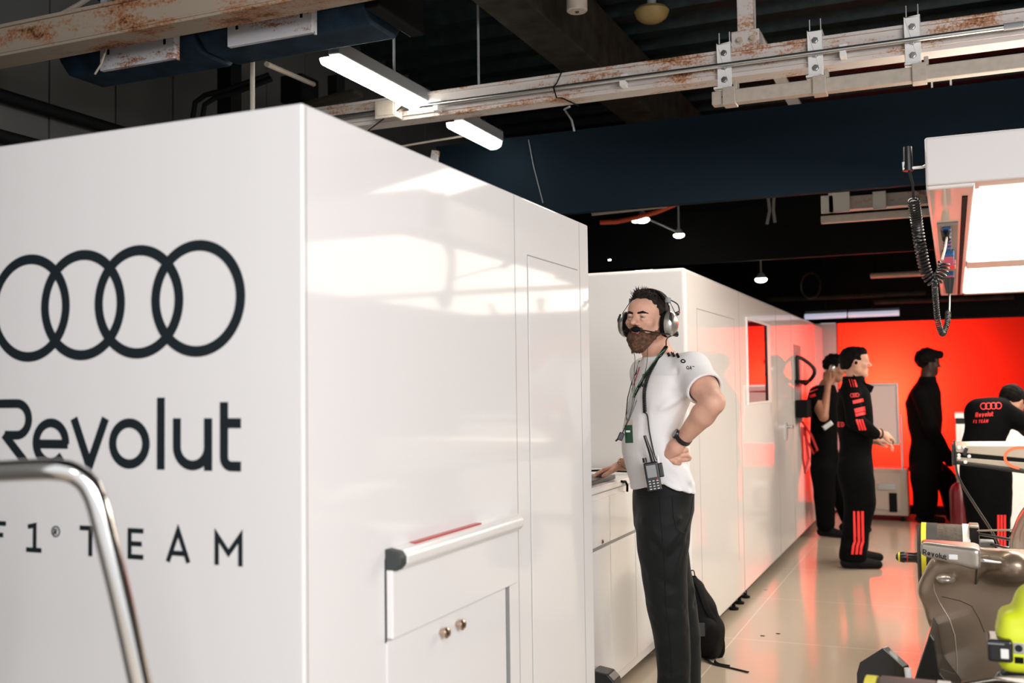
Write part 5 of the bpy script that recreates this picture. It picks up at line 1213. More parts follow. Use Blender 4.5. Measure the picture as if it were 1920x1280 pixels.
# watch and bracelets
ax = (elL-wrL)/np.linalg.norm(elL-wrL); wc = wrL+ax*.012
def loop(c, ax, r, fl, nrm, n=28, a0=0, a1=360):
    ax = np.array(ax)/np.linalg.norm(ax); u = np.array(nrm, float); u -= ax*(u@ax); u /= np.linalg.norm(u); v = np.cross(ax, u)
    return [c+u*math.cos(R(a0+(a1-a0)*i/n))*r*fl+v*math.sin(R(a0+(a1-a0)*i/n))*r for i in range(n+1)], u, v
pts, u, v = loop(wc, ax, .0345, 1.0, (-.72, -.30, .62)); 
mb = MB(); 
for p, q in zip(pts, pts[1:]): pass
W_ = []
for i, p in enumerate(pts[:-1]):
    rr_ = (p-wc)/np.linalg.norm(p-wc)
    for s_, o_ in ((-.010, 0), (.010, 0), (.010, .003), (-.010, .003)): W_.append(p+ax*s_+rr_*o_)
n = len(pts)-1; fc = []
for i in range(n):
    j = (i+1) % n
    for k in range(4): k2 = (k+1) % 4; fc.append((i*4+k, i*4+k2, j*4+k2, j*4+k))
mb.add(W_, fc); wt = mbK(mb).build('watch_strap', 'blackgloss', body, smooth=True)
mb = MB().lathe(wc+u*.033, u, [(0, .021), (.009, .022), (.012, .020), (.0121, .017)], 28); mbK(mb).build('watch_case', 'blackgloss', wt, smooth=True)
mb = MB().lathe(wc+u*.0452, u, [(0, .0165), (.0005, .0165)], 28); mbK(mb).build('watch_face', 'grey', wt)
axr = (elR-wrR)/np.linalg.norm(elR-wrR)
pts, _, _ = loop(wrR+axr*.055, axr, .037, 1, (0, 0, 1)); mbK(MB().tube(pts, .0030, 6, caps=False)).build('bracelet', 'black', body, smooth=True)
pts, _, _ = loop(wrR+axr*.008, axr+np.array((0, 0, .25)), .0335, 1, (0, 0, 1), 22); mb = MB()
for p in pts[:-1]: mb.ell(p, (.0046, .0046, .0046), None, 8, 6)
mbK(mb).build('chain_bracelet', 'brass', body, smooth=True)

# headset
hs = thing('headset', 'silver and black radio headset worn by the bearded man', 'headset', KW(HC))
def hk_(p): return KW(hfc(HM, HC, p))
def HB(mb): mb.v = [tuple(hk_(p)) for p in mb.v]; return mb
M['cup'] = mat('silver_grey_ear_cup', (.42, .40, .37), .28, metal=.7, coat=.5)
for k in (1, -1):
    rot = rotm(0, 0, 0)
    cz_ = -.022
    mb = MB(); 
    mb.lathe((k*.083, -.008, cz_), (k, 0, 0), [(0, .90), (.012, 1.0), (.024, .95), (.030, .80)], 32); mb.v = [(p[0], -.008+(p[1]+.008)*.044, cz_+(p[2]-cz_)*.060) for p in mb.v]
    HB(mb).build('ear_cushion', 'black', hs, smooth=True)
    mb = MB(); mb.lathe((k*.104, -.008, cz_), (k, 0, 0), [(0, 1.0), (.010, 1.02), (.018, .97), (.030, .82), (.036, .62), (.039, .35), (.040, .02)], 36)
    mb.v = [(p[0], -.008+(p[1]+.008)*.042, cz_+(p[2]-cz_)*.057) for p in mb.v]
    cup = HB(mb).build('ear_cup', 'cup', hs, smooth=True, ang=60)
    if k == 1:
        o = Vector(hk_((.150, -.012, cz_+.004))); T_ = bvh(cup); st_ = [([(-.006, -.004), (.006, -.004), (.006, .004), (-.006, .004), (-.006, -.004)], .003), ([(-.005, 0), (.005, 0)], .007)]
        mb = on_surface(cup, st_, hk_((.150, -.018, cz_+.006)), Vector(hk_((0, -1, 0)))-Vector(hk_((0, 0, 0))), Vector(hk_((0, 0, 1)))-Vector(hk_((0, 0, 0))), Vector(hk_((-1, 0, 0)))-Vector(hk_((0, 0, 0))), .001, .004); mb.build('orange_logo', 'hotred', cup)
    # wire yoke and pivot
    mb = MB()
    for yy_ in (.018, -.034): mb.tube([(k*.130, yy_*.95-.004, cz_+.008), (k*.122, yy_*1.0-.004, cz_+.045), (k*.100, yy_*.45-.012, .070), (k*.095, -.014, .082)], .0018, 6)
    HB(mb).build('yoke_wire', 'chrome', hs, smooth=True)
    HB(MB().tube([(k*.128, .018, .022), (k*.132, .022, -.004), (k*.133, .016, -.026)], [.004, .0075, .006], 8)).build('pivot_arm', 'blackgloss', hs, smooth=True)
    HB(MB().obox((k*.093, -.016, .084), (.014, .030, .024))).build('slider', 'grey', hs, bev=.003)
band_ = [(math.sin(R(a))*.092, -.016, .036+math.cos(R(a))*.090) for a in range(-62, 63, 6)]
HB(MB().tube(band_, .020, 10, up=(0, 1, 0), flat=1.0)).build('tmp', 'black') if False else None
mb = MB(); V_ = []; F_ = []
for i, p in enumerate(band_):
    a = R(-62+6*i); nx, nz = math.sin(a), math.cos(a)
    for (yy_, o_) in ((-.024, 0), (.024, 0), (.020, .011), (-.020, .011)): V_.append((p[0]+nx*o_, p[1]+yy_, p[2]+nz*o_))
for i in range(len(band_)-1):
    for k in range(4): k2 = (k+1) % 4; F_.append((i*4+k, i*4+k2, i*4+4+k2, i*4+4+k))
F_ += [(0, 1, 2, 3), tuple(len(band_)*4-4+k for k in (3, 2, 1, 0))]; mb.add(V_, F_)
HB(mb).build('headband', 'black', hs, smooth=True, bev=.004)
HB(MB().tube(smoothpath([(.100, -.03, .085), (.118, -.055, .070), (.126, -.06, .045), (.128, -.048, .030)]), .0028, 8)).build('cup_cable', 'blackgloss', hs, smooth=True)
HB(MB().ell((.125, -.042, .026), (.011, .013, .009))).build('cable_boss', 'blackgloss', hs, smooth=True)
HB(MB().obox((.118, -.066, .034), (.010, .012, .012), rotm(R(30), 0, R(20)))).build('red_tag', 'red', hs, bev=.001)
HB(MB().tube([(.128, -.034, -.058), (.134, -.028, -.066), (.128, -.010, -.068)], [.012, .012, .007], 12)).build('boom_pivot', 'blackgloss', hs, smooth=True)
boom = smoothpath([(.130, -.020, -.066), (.114, .030, -.070), (.088, .070, -.068), (.058, .098, -.063), (.034, .112, -.060)])
HB(MB().tube(boom, .0032, 8)).build('microphone_boom', 'blackgloss', hs, smooth=True)
HB(MB().ell((.018, .118, -.058), (.020, .012, .013), rotm(0, 0, R(-25)))).build('microphone', 'black', hs, smooth=True)
HB(MB().ell((-.028, .112, -.062), (.015, .010, .009), rotm(0, 0, R(25)))).build('small_microphone', 'black', hs, smooth=True)
HB(MB().tube(smoothpath([(-.036, .108, -.062), (-.062, .098, -.062), (-.082, .070, -.050), (-.100, .040, -.036)]), .0015, 6)).build('small_boom', 'blackgloss', hs, smooth=True)
# coiled cord from the cup down over the chest, then straight lead to the radio
TB = bvh(tee)
def tp(px, py, off=.006):
    h0, n0 = Kray(TB, px, py, off); return h0 if h0 is not None else atd(px, py, 4.36)
cord = thing('radio_cable', 'black coiled radio cord over his shoulder and chest down to the radio', 'cord', tp(1210, 720))
k0 = Vector(hk_((.118, -.020, -.070)))
MB().tube(smoothpath([k0, atd(1250, 636, 4.42), atd(1249, 650, 4.42)]), .003, 8).build('lead', 'blackgloss', cord, smooth=True)
pth = smoothpath([atd(1249, 650, 4.41), tp(1238, 666, .012), tp(1225, 685, .012), tp(1214, 708, .012), tp(1208, 735, .012), tp(1209, 773, .012)])
MB().tube(coil(pth, .0068, 60, .002, 8), .0024, 5).build('coil', 'blackgloss', cord, smooth=True)
RB = atd(1224, 893, 4.325)
MB().tube(smoothpath([tp(1209, 773, .010), tp(1214, 780, .008), tp(1218, 810, .008), tp(1226, 848, .010), atd(1231, 862, 4.345)]), .0028, 8).build('lead', 'blackgloss', cord, smooth=True)
# lanyard, pass, thin earphone wires with clip
ly = thing('lanyard', 'black and green neck lanyard with a green pass card on his chest', 'lanyard', tp(1185, 800))
M['passgreen'] = mat('dark_green_pass', (.008, .05, .022), .3, coat=.5, var=.4, vscale=60)
def strap(pts, w, m, name, par, off=.004):
    P_ = [tp(*p, off) for p in pts]; mb = MB(); mb.tube(P_, w, 6, flat=.35); return mb.build(name, m, par, smooth=True)
strap([(1247, 655), (1236, 664), (1222, 684), (1208, 702), (1195, 725), (1186, 745)], .007, 'greenband', 'ribbon', ly, .004)
strap([(1243, 662), (1230, 678), (1213, 700), (1200, 722), (1189, 745)], .005, 'black', 'ribbon', ly, .008)
strap([(1200, 676), (1193, 700), (1184, 718), (1177, 745), (1174, 775), (1176, 790)], .006, 'black', 'ribbon', ly, .004)
strap([(1199, 688), (1193, 706), (1188, 722)], .005, 'red', 'red_ribbon', ly, .007)
strap([(1187, 745), (1184, 765), (1179, 788)], .008, 'grey', 'grey_ribbon', ly, .005)
a = atd(1179, 811, 4.33); q = MB().obox(a, (.036, .003, .086), KR @ rotm(0, R(-2), R(-30))); q.build('pass_card', 'passgreen', ly, bev=.002)
q = MB().obox(a+Vector((0, 0, .042)), (.040, .0034, .022), KR @ rotm(0, R(-2), R(-30))).build('card_holder_top', 'cream', ly, bev=.002)
strokes_, _w = word('P', .3, .05); 
MB().obox(a+Vector((-.002, -.004, .006)), (.018, .002, .008), KR @ rotm(0, 0, R(-30))).build('card_print', 'white', ly)
wr_ = thing('earphone_wire', 'thin black wires hanging from his chin to a black clip at his chest', 'wire', tp(1165, 815))
cp_ = atd(1164, 818, 4.33)
MB().tube(smoothpath([hk_((-.06, .09, -.066)), atd(1189, 662, 4.40), atd(1189, 700, 4.36), atd(1190, 745, 4.33), atd(1182, 775, 4.31), cp_]), .0013, 6).build('wire', 'blackgloss', wr_, smooth=True)
MB().tube(smoothpath([atd(1214, 650, 4.42), atd(1213, 680, 4.40), tp(1205, 715, .006), tp(1192, 755, .01), atd(1180, 785, 4.32), cp_]), .0013, 6).build('wire', 'blackgloss', wr_, smooth=True)
MB().obox(cp_, (.022, .016, .034), KR @ rotm(0, R(25), 0)).build('clip', 'blackgloss', wr_, bev=.003)
MB().tube([cp_, atd(1154, 827, 4.33)], [.006, .003], 8).build('plug', 'blackgloss', wr_, smooth=True)
# radio on the belt
rd = thing('two_way_radio', 'black two-way radio with screen and keypad clipped at his waistband', 'radio', RB)
rr3 = KR @ rotm(R(-4), R(-9), R(-8))
def rb(c, size, m, name, par, bev=.003): return MB().obox(RB+rr3 @ Vector(c), size, rr3).build(name, m, par, bev=bev)
bodyr = rb((0, 0, 0), (.060, .034, .122), 'blackgloss', 'housing', rd, .006)
rb((-.001, -.018, .022), (.040, .003, .052), 'screen' if 'screen' in M else 'grey', 'screen', bodyr, .002)
for i in range(4):
    for j in range(3): rb((-.016+j*.016, -.0185, -.018-i*.011), (.009, .003, .005), 'white' if (i+j) % 1 else 'steel', 'key', bodyr, .001)
rb((.018, -.0185, -.010), (.006, .003, .005), 'suitred', 'red_key', bodyr, .001)
kn = RB+rr3 @ Vector((-.022, 0, .062)); MB().cyl(kn, kn+rr3 @ Vector((0, 0, .020)), .009, 14).build('knob', 'blackgloss', rd, smooth=True)
an = RB+rr3 @ Vector((.012, 0, .060)); MB().tube([an, an+rr3 @ Vector((-.004, 0, .04)), an+rr3 @ Vector((-.016, 0, .115))], [.010, .009, .0065], 12).build('antenna', 'blackgloss', rd, smooth=True)
pl_ = RB+rr3 @ Vector((.034, -.002, .050)); MB().cyl(pl_, pl_+rr3 @ Vector((.002, 0, .034)), .006, 12).build('cord_plug', 'white', rd, smooth=True)
rb((.038, .004, .022), (.020, .028, .06), 'blackgloss', 'connector', rd, .004)
# ---------------------------------------------------------------- crew in black race suits
def limb(s, pts, rs, k=.02): s.chain([np.array(p) for p in pts], rs, k)
def redprint(strokes, px, py, sc, target, name, ang=0, d=8, m='suitred', flat=1.0, sub=.02, shear=0):
    o = atd(px, py, d); rx, ux = Vector(CR), Vector(CU); ca, sa = math.cos(R(ang)), math.sin(R(ang))
    mb = on_surface(target, strokes, o, (rx*ca+ux*sa)*sc*flat, (ux*ca-rx*sa+rx*shear)*sc, atd(px, py, 1)-Vector(CC), .003, sub); return mb.build(name, m, target)
def stripes3(target, pts, w_px, d, name='red_stripe', rr=.012):
    T = bvh(target)
    for k in range(3):
        q = []
        for (px, py), (qx, qy) in zip(pts, pts[1:]):
            for i in range(6):
                h0, n0 = Kray(T, px+(qx-px)*i/6+k*w_px, py+(qy-py)*i/6, .001)
                if h0 is not None: q.append(h0)
        if len(q) > 2: MB().tube(q, rr, 6, flat=.35, up=CF).build(name, 'suitred', target, smooth=True)
# ---- man standing in profile, facing right (towards the car)
d2 = 8.22
k2 = lambda px, py, dd=0: K(px, py, d2+dd)
b2_ = k2(1600, 1052); b2_[2] = 0
p2 = thing('person', 'man in black suit with red leg stripes, standing in profile facing right', 'person', KW(b2_))
H2c = k2(1604, 679); H2 = hframe(R(-78), 0)
s = SDF(H2c-np.array((.30, .40, .75)), H2c+np.array((.42, .35, .20)), .006)
head(s, H2, H2c, fine=True)
s.cone(H2c+np.array((-.015, 0, -.05)), k2(1599, 714), .054, .056, .02); s.cone(k2(1598, 722), k2(1598, 765), .07, .12, .03)
s.chain([k2(1632, 808, -.20), k2(1653, 813, -.16)], [.040, .029], .01); s.chain([k2(1630, 822, .1), k2(1648, 828, .05)], [.04, .03], .01)
hand(s, k2(1653, 813, -.16), (1, .5, -.25), (.3, -.6, .7), 1.0, .6); hand(s, k2(1640, 826, .05), (1, -.35, -.1), (.1, -.3, 1), 1.0, .8)
bo2 = s.build('body', 'skin_c', p2)
h = SDF(H2c-.17, H2c+.17, .005); h.frame(H2, H2c); h.ell((0, -.020, .034), (.086, .107, .094), 0); h.ell((0, .045, .086), (.060, .045, .032), .03); h.ell((-.02, -.085, -.03), (.06, .03, .05), .03)
h.frame()
def fc2(X, Y, Z, H=H2, c=H2c, hl=.055, back=-.055):
    q = [X-c[0], Y-c[1], Z-c[2]]; x, y, z = [q[0]*H[0, i]+q[1]*H[1, i]+q[2]*H[2, i] for i in range(3)]
    a = np.where(z > hl, -.01, y-np.where(z > .01, .035, -.022)); return np.maximum(a, back-z)
h.cut(fc2); h.noise(220, .005, 31); h.build('hair', 'blackhair', bo2, smooth=0)
w_ = SDF(k2(1595, 900)-np.array((.42, .45, .85)), k2(1600, 900)+np.array((.45, .45, .95)), .009)
ta = R(-75); tl2 = np.array((math.cos(ta), -math.sin(ta), 0)); tg2 = math.atan2(tl2[1], tl2[0])
rw = lambda px, py, a, b: (k2(px, py), a, b, tg2)
w_.stack([rw(1605, 895, .18, .135), rw(1604, 868, .175, .135), rw(1604, 838, .155, .125), rw(1604, 800, .175, .135), rw(1602, 765, .20, .14), rw(1600, 735, .20, .125), rw(1600, 718, .13, .09), rw(1600, 705, .085, .08)], .03)
nr, fa_ = -.15, .15
sh_ = k2(1594, 732, -.19); el_ = k2(1604, 790, -.27); wr_2 = k2(1640, 812, -.20)
w_.chain([sh_, el_], [.075, .066], .03); w_.chain([el_, wr_2], [.066, .048], .02); w_.chain([k2(1600, 735, .18), k2(1612, 800, .22), k2(1636, 822, .10)], [.07, .06, .045], .02)
w_.schain([k2(1602, 880, -.10), k2(1612, 935, -.10), k2(1606, 985, -.10), k2(1600, 1030, -.10), k2(1598, 1044, -.10)], [.130, .112, .094, .088, .092], .03)
w_.schain([k2(1606, 880, .10), k2(1610, 940, .14), k2(1608, 990, .18), k2(1606, 1036, .22)], [.125, .100, .082, .078], .03)
w_.noise(26, .006, 41); w_.noise(60, .003, 42)
fl(w_, [((1575, 835), (1635, 842), -.014, .03), ((1590, 790), (1615, 800), -.012, .02), ((1590, 935), (1628, 945), .012, .03), ((1580, 1010), (1620, 1018), -.012, .02), ((1580, 1030), (1620, 1024), .012, .02)], d2-.15)
w_.cut(lambda X, Y, Z: .06-Z)
su2 = w_.build('race_suit', 'suit', p2)
mb = MB(); a = k2(1612, 722, -.08); mb.add([k2(1600, 702, -.09), k2(1620, 716, -.10), k2(1639, 724, -.06), k2(1634, 736, -.06), k2(1616, 732, -.11), k2(1600, 716, -.10)], [(0, 1, 2, 3, 4, 5)]); mb.v += [tuple(np.array(p)+np.array((.004, .02, 0))) for p in mb.v]
mb.f += [(11, 10, 9, 8, 7, 6)]+[(i, i+6, (i+1) % 6+6, (i+1) % 6) for i in range(6)]; mbK(mb).build('collar', 'suit', su2)
stripes3(su2, [(1602, 958), (1603, 1015), (1600, 1024), (1598, 1042)], 7.5, d2)
stripes3(su2, [(1606, 786), (1614, 810)], 5, d2, rr=.009); stripes3(su2, [(1592, 712), (1597, 728)], 5, d2, rr=.009)
redprint([(arc(i*.5, 0, .4, .4, 0, 360, 16), .12) for i in range(3)], 1598, 741, .036, su2, 'sleeve_rings', ang=5)
redprint([([(0, 0), (1.1, .15)], .35), ([(0.1, -.9), (1.2, -.75)], .45), ([(0.15, -1.35), (1.2, -1.2)], .3)], 1599, 754, .075, su2, 'sleeve_print', ang=5)
st_, wd = word('ED', .8, .16); redprint(st_, 1571, 800, .05, su2, 'back_print')
shoe(k2(1600, 1050, -.12)*np.array((1, 1, 0)), (1, -.15, 0), 'rubber', p2, sc=1.05); shoe(k2(1606, 1040, .22)*np.array((1, 1, 0)), (1, -.1, 0), 'rubber', p2, sc=1.02)
pts, _, _ = loop(k2(1651, 813, -.165), np.array((1, .2, -.1)), .034, 1, (0, 0, 1)); mbK(MB().tube(pts, .007, 6, caps=False)).build('watch', 'blackgloss', bo2)
mbK(MB().ell(hfc(H2, H2c, (-.089, -.005, -.005)), (.012, .012, .014))).build('earpiece', 'black', bo2)
# ---- man behind him holding an ear protector to his ear
d1 = 9.9
k1 = lambda px, py, dd=0: K(px, py, d1+dd)
b1_ = k1(1552, 992); b1_[2] = 0
p1 = thing('person', 'man in black team shirt pressing a hand to his ear, behind the profile man', 'person', KW(b1_))
H1c = k1(1566, 690); H1 = hframe(R(-62), R(-14))
s = SDF(H1c-np.array((.40, .45, .60)), H1c+np.array((.30, .35, .20)), .007)
head(s, H1, H1c, fine=True); s.cone(H1c+np.array((-.03, 0, -.05)), k1(1550, 722), .056, .062, .02); s.cone(k1(1549, 728), k1(1545, 765), .07, .11, .03)
e1 = k1(1544, 781, -.36); s.chain([k1(1527, 748, -.24), e1], [.055, .045], .02); s.chain([e1, k1(1552, 722, -.22)], [.045, .029], .01)
hand(s, k1(1552, 722, -.22), (0.02, .25, 1), (-.6, -.8, .1), 1.0, .45)
bo1 = s.build('body', 'skin_b', p1)
h = SDF(H1c-.17, H1c+.18, .006); h.frame(H1, H1c); h.ell((0, -.020, .036), (.088, .108, .100), 0); h.ell((0, .04, .10), (.06, .05, .03), .03); h.frame()
h.cut(lambda X, Y, Z: fc2(X, Y, Z, H1, H1c, .05, -.03)); h.noise(150, .009, 51); h.build('hair', 'blackhair', bo1, smooth=0)
w_ = SDF(k1(1545, 830)-np.array((.42, .45, .95)), k1(1550, 830)+np.array((.42, .45, .75)), .010)
rw = lambda px, py, a, b: (k1(px, py), a, b, tg2)
w_.stack([rw(1546, 862, .16, .125), rw(1545, 835, .155, .125), rw(1545, 800, .17, .125), rw(1546, 765, .20, .13), rw(1546, 738, .20, .12), rw(1548, 722, .12, .085)], .03)
w_.chain([k1(1532, 738, -.19), k1(1527, 758, -.25)], [.08, .075], .03); w_.chain([k1(1545, 738, .18), k1(1552, 775, .22)], [.075, .07], .03)
w_.noise(26, .006, 61); sh1 = w_.build('team_shirt', 'suit', p1)
w_ = SDF(k1(1545, 900)-np.array((.40, .42, .55)), k1(1550, 900)+np.array((.42, .42, .50)), .010)
w_.stack([rw(1546, 842, .165, .13), rw(1546, 866, .17, .135), rw(1548, 885, .16, .12)], .03)
w_.chain([k1(1543, 880, -.09), k1(1546, 930, -.10), k1(1548, 982, -.10)], [.118, .095, .085], .03); w_.chain([k1(1552, 880, .1), k1(1575, 925, .15), k1(1590, 968, .2)], [.115, .092, .080], .03)
w_.noise(26, .006, 62); w_.cut(lambda X, Y, Z: .05-Z); w_.build('trousers', 'suit', p1)
shoe(k1(1550, 994, -.10)*np.array((1, 1, 0)), (.8, -.7, 0), 'rubber', p1, sc=1.0); shoe(k1(1592, 978, .2)*np.array((1, 1, 0)), (1, -.3, 0), 'rubber', p1, sc=1.0)
redprint([([(0, 0), (1, .45)], .5), ([(.1, -.7), (.8, -.45)], .35)], 1517, 733, .075, sh1, 'shoulder_print')
q = KW(k1(1551, 797, -.20)); MB().obox(q, (.10, .05, .05), rotm(0, R(-35), YAW)).build('belt_radio', 'steel', p1, bev=.006)
mbK(MB().ell(hfc(H1, H1c, (-.088, -.01, -.005)), (.03, .035, .04))).build('ear_protector', 'steel', p1, smooth=True)
# ---- silhouetted man in front of the glowing wall
d3 = 10.75
k3 = lambda px, py, dd=0: K(px, py, d3+dd)
b3_ = k3(1735, 965); b3_[2] = 0
p3 = thing('person', 'dark silhouetted curly haired man walking right in front of the glowing red wall', 'person', KW(b3_))
H3c = k3(1742, 681); H3 = hframe(R(-80), R(-4))
s = SDF(H3c-np.array((.35, .40, .70)), H3c+np.array((.38, .40, .22)), .008)
head(s, H3, H3c); s.cone(H3c+np.array((-.01, 0, -.04)), k3(1738, 715), .070, .075, .02); s.cone(k3(1738, 722), k3(1733, 765), .075, .12, .03)
hand(s, k3(1784, 872, -.1), (.35, 0, -1), (1, -.3, .3), 1.0, .5); s.chain([k3(1770, 840, -.12), k3(1784, 872, -.1)], [.04, .03], .01)
bo3 = s.build('body', 'skin_shade', p3)
h = SDF(H3c-.19, H3c+.20, .007); h.frame(H3, H3c); h.ell((0, -.022, .050), (.105, .125, .115), 0); h.ell((0, .085, .095), (.07, .055, .045), .03); h.frame()
h.cut(lambda X, Y, Z: fc2(X, Y, Z, H3, H3c, .05, -.05)); h.noise(110, .013, 71); h.build('curly_hair', 'blackhair', bo3, smooth=0)
w_ = SDF(k3(1735, 830)-np.array((.42, .45, .95)), k3(1745, 830)+np.array((.50, .45, .85)), .010)
ta3 = R(-80); tl3 = np.array((math.cos(ta3), -math.sin(ta3), 0)); tg3 = math.atan2(tl3[1], tl3[0])
rw = lambda px, py, a, b: (k3(px, py), a, b, tg3)
w_.stack([rw(1735, 882, .17, .165), rw(1735, 855, .175, .165), rw(1736, 825, .165, .150), rw(1734, 790, .185, .170), rw(1731, 755, .20, .175), rw(1734, 736, .195, .155), rw(1736, 724, .155, .125), rw(1738, 715, .11, .098), rw(1740, 705, .085, .085)], .03)
w_.chain([k3(1726, 738, -.17), k3(1745, 800, -.22), k3(1774, 850, -.14), k3(1781, 866, -.11)], [.085, .07, .052, .045], .03)
w_.schain([k3(1731, 885, -.09), k3(1735, 930, -.09), k3(1735, 958, -.09)], [.130, .112, .100], .03); w_.schain([k3(1742, 878, .09), k3(1776, 905, .05), k3(1786, 945, .05), k3(1792, 972, .05)], [.135, .105, .085, .075], .03)
w_.cone(k3(1744, 712, -.02), k3(1756, 722, -.02), .03, .02, .02); w_.noise(26, .006, 72); w_.cut(lambda X, Y, Z: .05-Z); w_.build('race_suit', 'suit', p3)
shoe(k3(1734, 972, -.09)*np.array((1, 1, 0)), (1, -.1, 0), 'rubber', p3); shoe(k3(1792, 972, .05)*np.array((1, 1, 0)), (1, -.1, 0), 'rubber', p3)
# ---- mechanic bending over at the back of the car
d4 = 7.65
k4 = lambda px, py, dd=0: K(px, py, d4+dd)
b4_ = k4(1848, 1085); b4_[2] = 0
p4 = thing('person', 'mechanic in black suit bending forward behind the rear wing, his back lettered in red', 'person', KW(b4_))
H4c = k4(1897, 754, .10); H4 = hframe(R(-128), R(-48))
s = SDF(H4c-np.array((.35, .40, .40)), H4c+np.array((.35, .35, .25)), .007)
head(s, H4, H4c); s.cone(H4c+np.array((-.03, -.02, -.03)), k4(1870, 775, .02), .056, .07, .02); s.cone(k4(1870, 775, .02), k4(1850, 790), .08, .12, .04)
w4 = k4(1935, 822, .12); s.chain([k4(1925, 800, .1), w4], [.04, .03], .01); hand(s, w4, (.6, .2, -.8), (.5, -.6, .3), 1.0, .6)
bo4 = s.build('body', 'skin_b', p4)
h = SDF(H4c-.18, H4c+.18, .006); h.frame(H4, H4c); h.ell((0, -.018, .034), (.089, .108, .097), 0); h.frame()
h.cut(lambda X, Y, Z: fc2(X, Y, Z, H4, H4c, .05, -.05)); h.noise(180, .005, 81); h.build('hair', 'blackhair', bo4, smooth=0)
w_ = SDF(k4(1845, 900)-np.array((.42, .50, .85)), k4(1860, 900)+np.array((.55, .50, .75)), .010)
w_.ell(k4(1851, 778), (.150, .13, .125), .03); w_.ell(k4(1852, 800), (.158, .14, .14), .05); w_.ell(k4(1842, 832), (.150, .135, .13), .06); w_.ell(k4(1845, 862), (.165, .14, .12), .05)
w_.cone(k4(1836, 770), k4(1876, 766, .03), .085, .085, .05)
w_.chain([k4(1880, 772, -.05), k4(1912, 790, -.08), k4(1926, 806, .05)], [.085, .066, .052], .03); w_.chain([k4(1838, 775, .1), k4(1862, 830, .28)], [.08, .06], .03)
w_.schain([k4(1832, 880, -.03), k4(1838, 950, -.03), k4(1845, 1020), k4(1848, 1078)], [.120, .100, .085, .082], .03); w_.schain([k4(1862, 880, -.02), k4(1866, 945, -.05), k4(1868, 1020, -.05), k4(1870, 1078, -.05)], [.125, .105, .078, .078], .03)
w_.noise(24, .007, 82); w_.noise(60, .003, 83); w_.cut(lambda X, Y, Z: .05-Z); su4 = w_.build('race_suit', 'suit', p4)
stripes3(su4, [(1872, 965), (1872, 1040), (1870, 1075)], 6, d4, rr=.010)
redprint(rings(.5, .10), 1858, 761, .050, su4, 'back_rings', ang=2, flat=1.0)
st_, wd = word('Revolut', .55, .10); redprint(st_, 1829, 782, .062, su4, 'back_lettering', ang=4, flat=.78, shear=.15)
st_, wd = word('F1 TEAM', .40, .075, track=.3); redprint(st_, 1825, 793, .058, su4, 'back_team_lettering', ang=2, flat=.85, shear=.15)
shoe(k4(1846, 1092)*np.array((1, 1, 0)), (.5, .8, 0), 'rubber', p4); shoe(k4(1872, 1092, -.05)*np.array((1, 1, 0)), (.6, .7, 0), 'rubber', p4)

# ================================================================ backpack on the floor behind the bearded man
B = lambda px, py, d=5.05: K(px, py, d)
bp = thing('backpack', 'black backpack slumped on the floor behind the bearded man', 'backpack', KW(np.array((*B(1325, 1215)[:2], 0))))
gy = lambda px, py: np.array(KRi @ atz(px, py, .0))
dB = gy(1325, 1236)[1]
B = lambda px, py, dd=0: K(px, py, dB+dd)
s = SDF(B(1320, 1150)-np.array((.28, .30, .30)), B(1320, 1150)+np.array((.28, .30, .32)), .006)
s.chain([B(1302, 1105, .02), B(1310, 1140), B(1322, 1180), B(1328, 1205)], [.060, .085, .095, .085], .04); s.cone(B(1320, 1175, -.08), B(1330, 1215, -.07), .055, .05, .04)
s.cone(B(1296, 1090, .03), B(1300, 1110), .03, .05, .03); s.noise(30, .006, 91); s.noise(75, .003, 92); s.cut(lambda X, Y, Z: .004-Z)
bag = s.build('bag_body', 'black', bp)
def strapK(pts, w, name, m='black', flat=.25, up=None): return mbK(MB().tube(smoothpath([np.array(p) for p in pts], 6), w, 8, flat=flat, up=up)).build(name, m, bp, smooth=True)
strapK([B(1300, 1080), B(1312, 1100, -.06), B(1326, 1140, -.10), B(1345, 1175, -.08), B(1354, 1200, -.05), B(1355, 1222, -.04), B(1349, 1234, -.04)], .018, 'shoulder_strap')
strapK([B(1290, 1072), B(1300, 1069), B(1303, 1080), B(1305, 1095)], .010, 'grab_handle')
g0 = gy(1335, 1238); strapK([B(1345, 1230, -.04), B(1338, 1236, -.05), gy(1345, 1246)+np.array((0, 0, .006)), gy(1368, 1250)+np.array((0, 0, .004))], .010, 'loose_strap')
strapK([B(1318, 1228, -.05), gy(1335, 1245)+np.array((0, 0, .006)), gy(1370, 1253)+np.array((0, 0, .004)), gy(1403, 1261)+np.array((0, 0, .004))], .010, 'loose_strap')
mbK(MB().obox(B(1313, 1180, -.17), (.05, .012, .07)).obox(B(1350, 1236, -.05), (.03, .012, .012))).build('buckle', 'blackgloss', bp, bev=.003)
# three tiny bits of debris on the floor
for i, (px, py, lab) in enumerate(((1430, 1192, 'tiny dark fleck on the floor, the left one of the two'), (1459, 1188, 'tiny dark fleck on the floor, the right one of the two'))):
    p = atz(px, py, 0); tag(MB().ell((p.x, p.y, .002), (.014, .007, .002)).build('floor_fleck', 'black'), lab, 'debris')
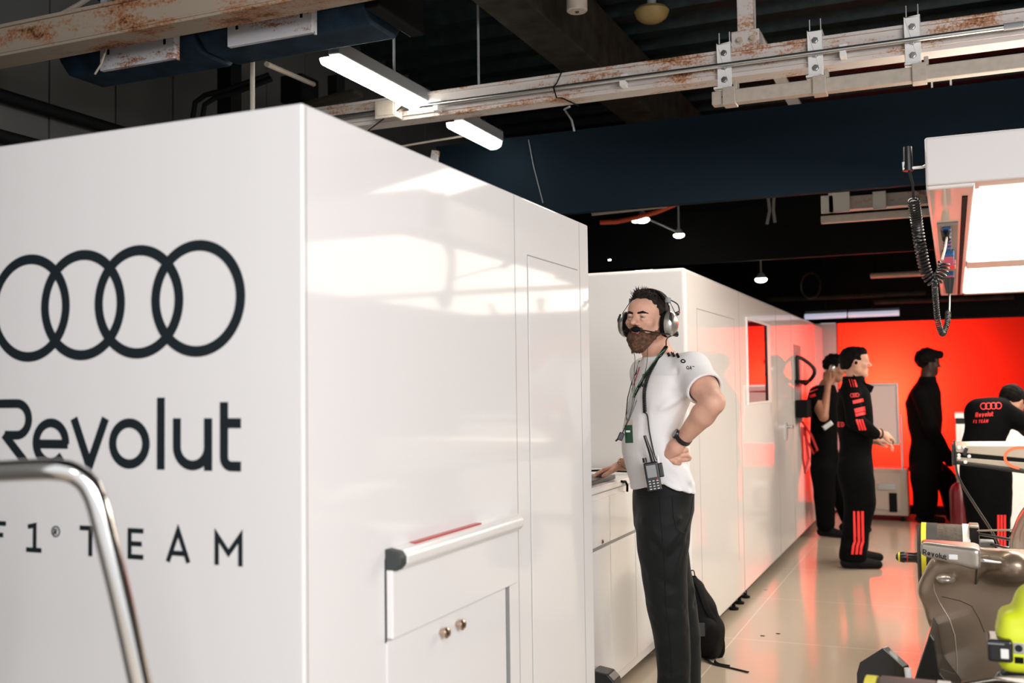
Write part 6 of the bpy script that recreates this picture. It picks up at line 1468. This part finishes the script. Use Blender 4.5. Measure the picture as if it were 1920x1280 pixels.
# ================================================================ light
W = bpy.data.worlds.new('world'); SC.world = W; W.use_nodes = True
bg = W.node_tree.nodes['Background']; bg.inputs['Color'].default_value = (.93, .96, 1, 1); bg.inputs['Strength'].default_value = .8
def area(name, loc, target, sx, sy, power, col, spread=180):
    l = bpy.data.lights.new(name, 'AREA'); l.shape = 'RECTANGLE'; l.size = sx; l.size_y = sy; l.energy = power; l.color = col; l.spread = R(spread)
    o = bpy.data.objects.new(name, l); COL.objects.link(o); o.location = loc
    o.rotation_euler = (Vector(target)-Vector(loc)).to_track_quat('-Z', 'Y').to_euler(); return o
def point(name, loc, power, col, r=.1):
    l = bpy.data.lights.new(name, 'POINT'); l.energy = power; l.color = col; l.shadow_soft_size = r
    o = bpy.data.objects.new(name, l); COL.objects.link(o); o.location = loc; return o
# daylight through the open garage door behind the camera
area('door_daylight', (3.5, -1.6, 3.1), (-1.33, 3.2, 1.0), 5.0, 2.6, 405, (1, .975, .975))
# lamps inside the light-wall box
point('wall_lamp', (-.72, YB+.55, 1.32), 165, (1, .95, .9), .08)
point('wall_lamp_right', (2.1, YB+.8, 1.4), 10, (1, .9, .8), .08)
# unseen warm area light added to brighten the aisle and far partition
area('aisle_fill', (-.4, 5.4, 2.75), (-.9, 5.4, 0), .5, 2.2, 34, (1, .88, .74))
# ---------------------------------------------------------------- camera
cam = bpy.data.cameras.new('camera'); co = bpy.data.objects.new('camera', cam); COL.objects.link(co); SC.camera = co
cam.sensor_width = 36; cam.lens = 36*F_PX/1920; cam.clip_start = .05
mm = Matrix(((CR[0], CU[0], -CF[0], 0), (CR[1], CU[1], -CF[1], 0), (CR[2], CU[2], -CF[2], CAMH), (0, 0, 0, 1)))
co.matrix_world = mm
cam.dof.use_dof = True; cam.dof.focus_distance = 4.5; cam.dof.aperture_fstop = 2.4
SC.view_settings.view_transform = 'Standard'; SC.view_settings.look = 'None'; SC.view_settings.gamma = 1; SC.view_settings.use_curve_mapping = False
SC.view_settings.exposure = 0.22
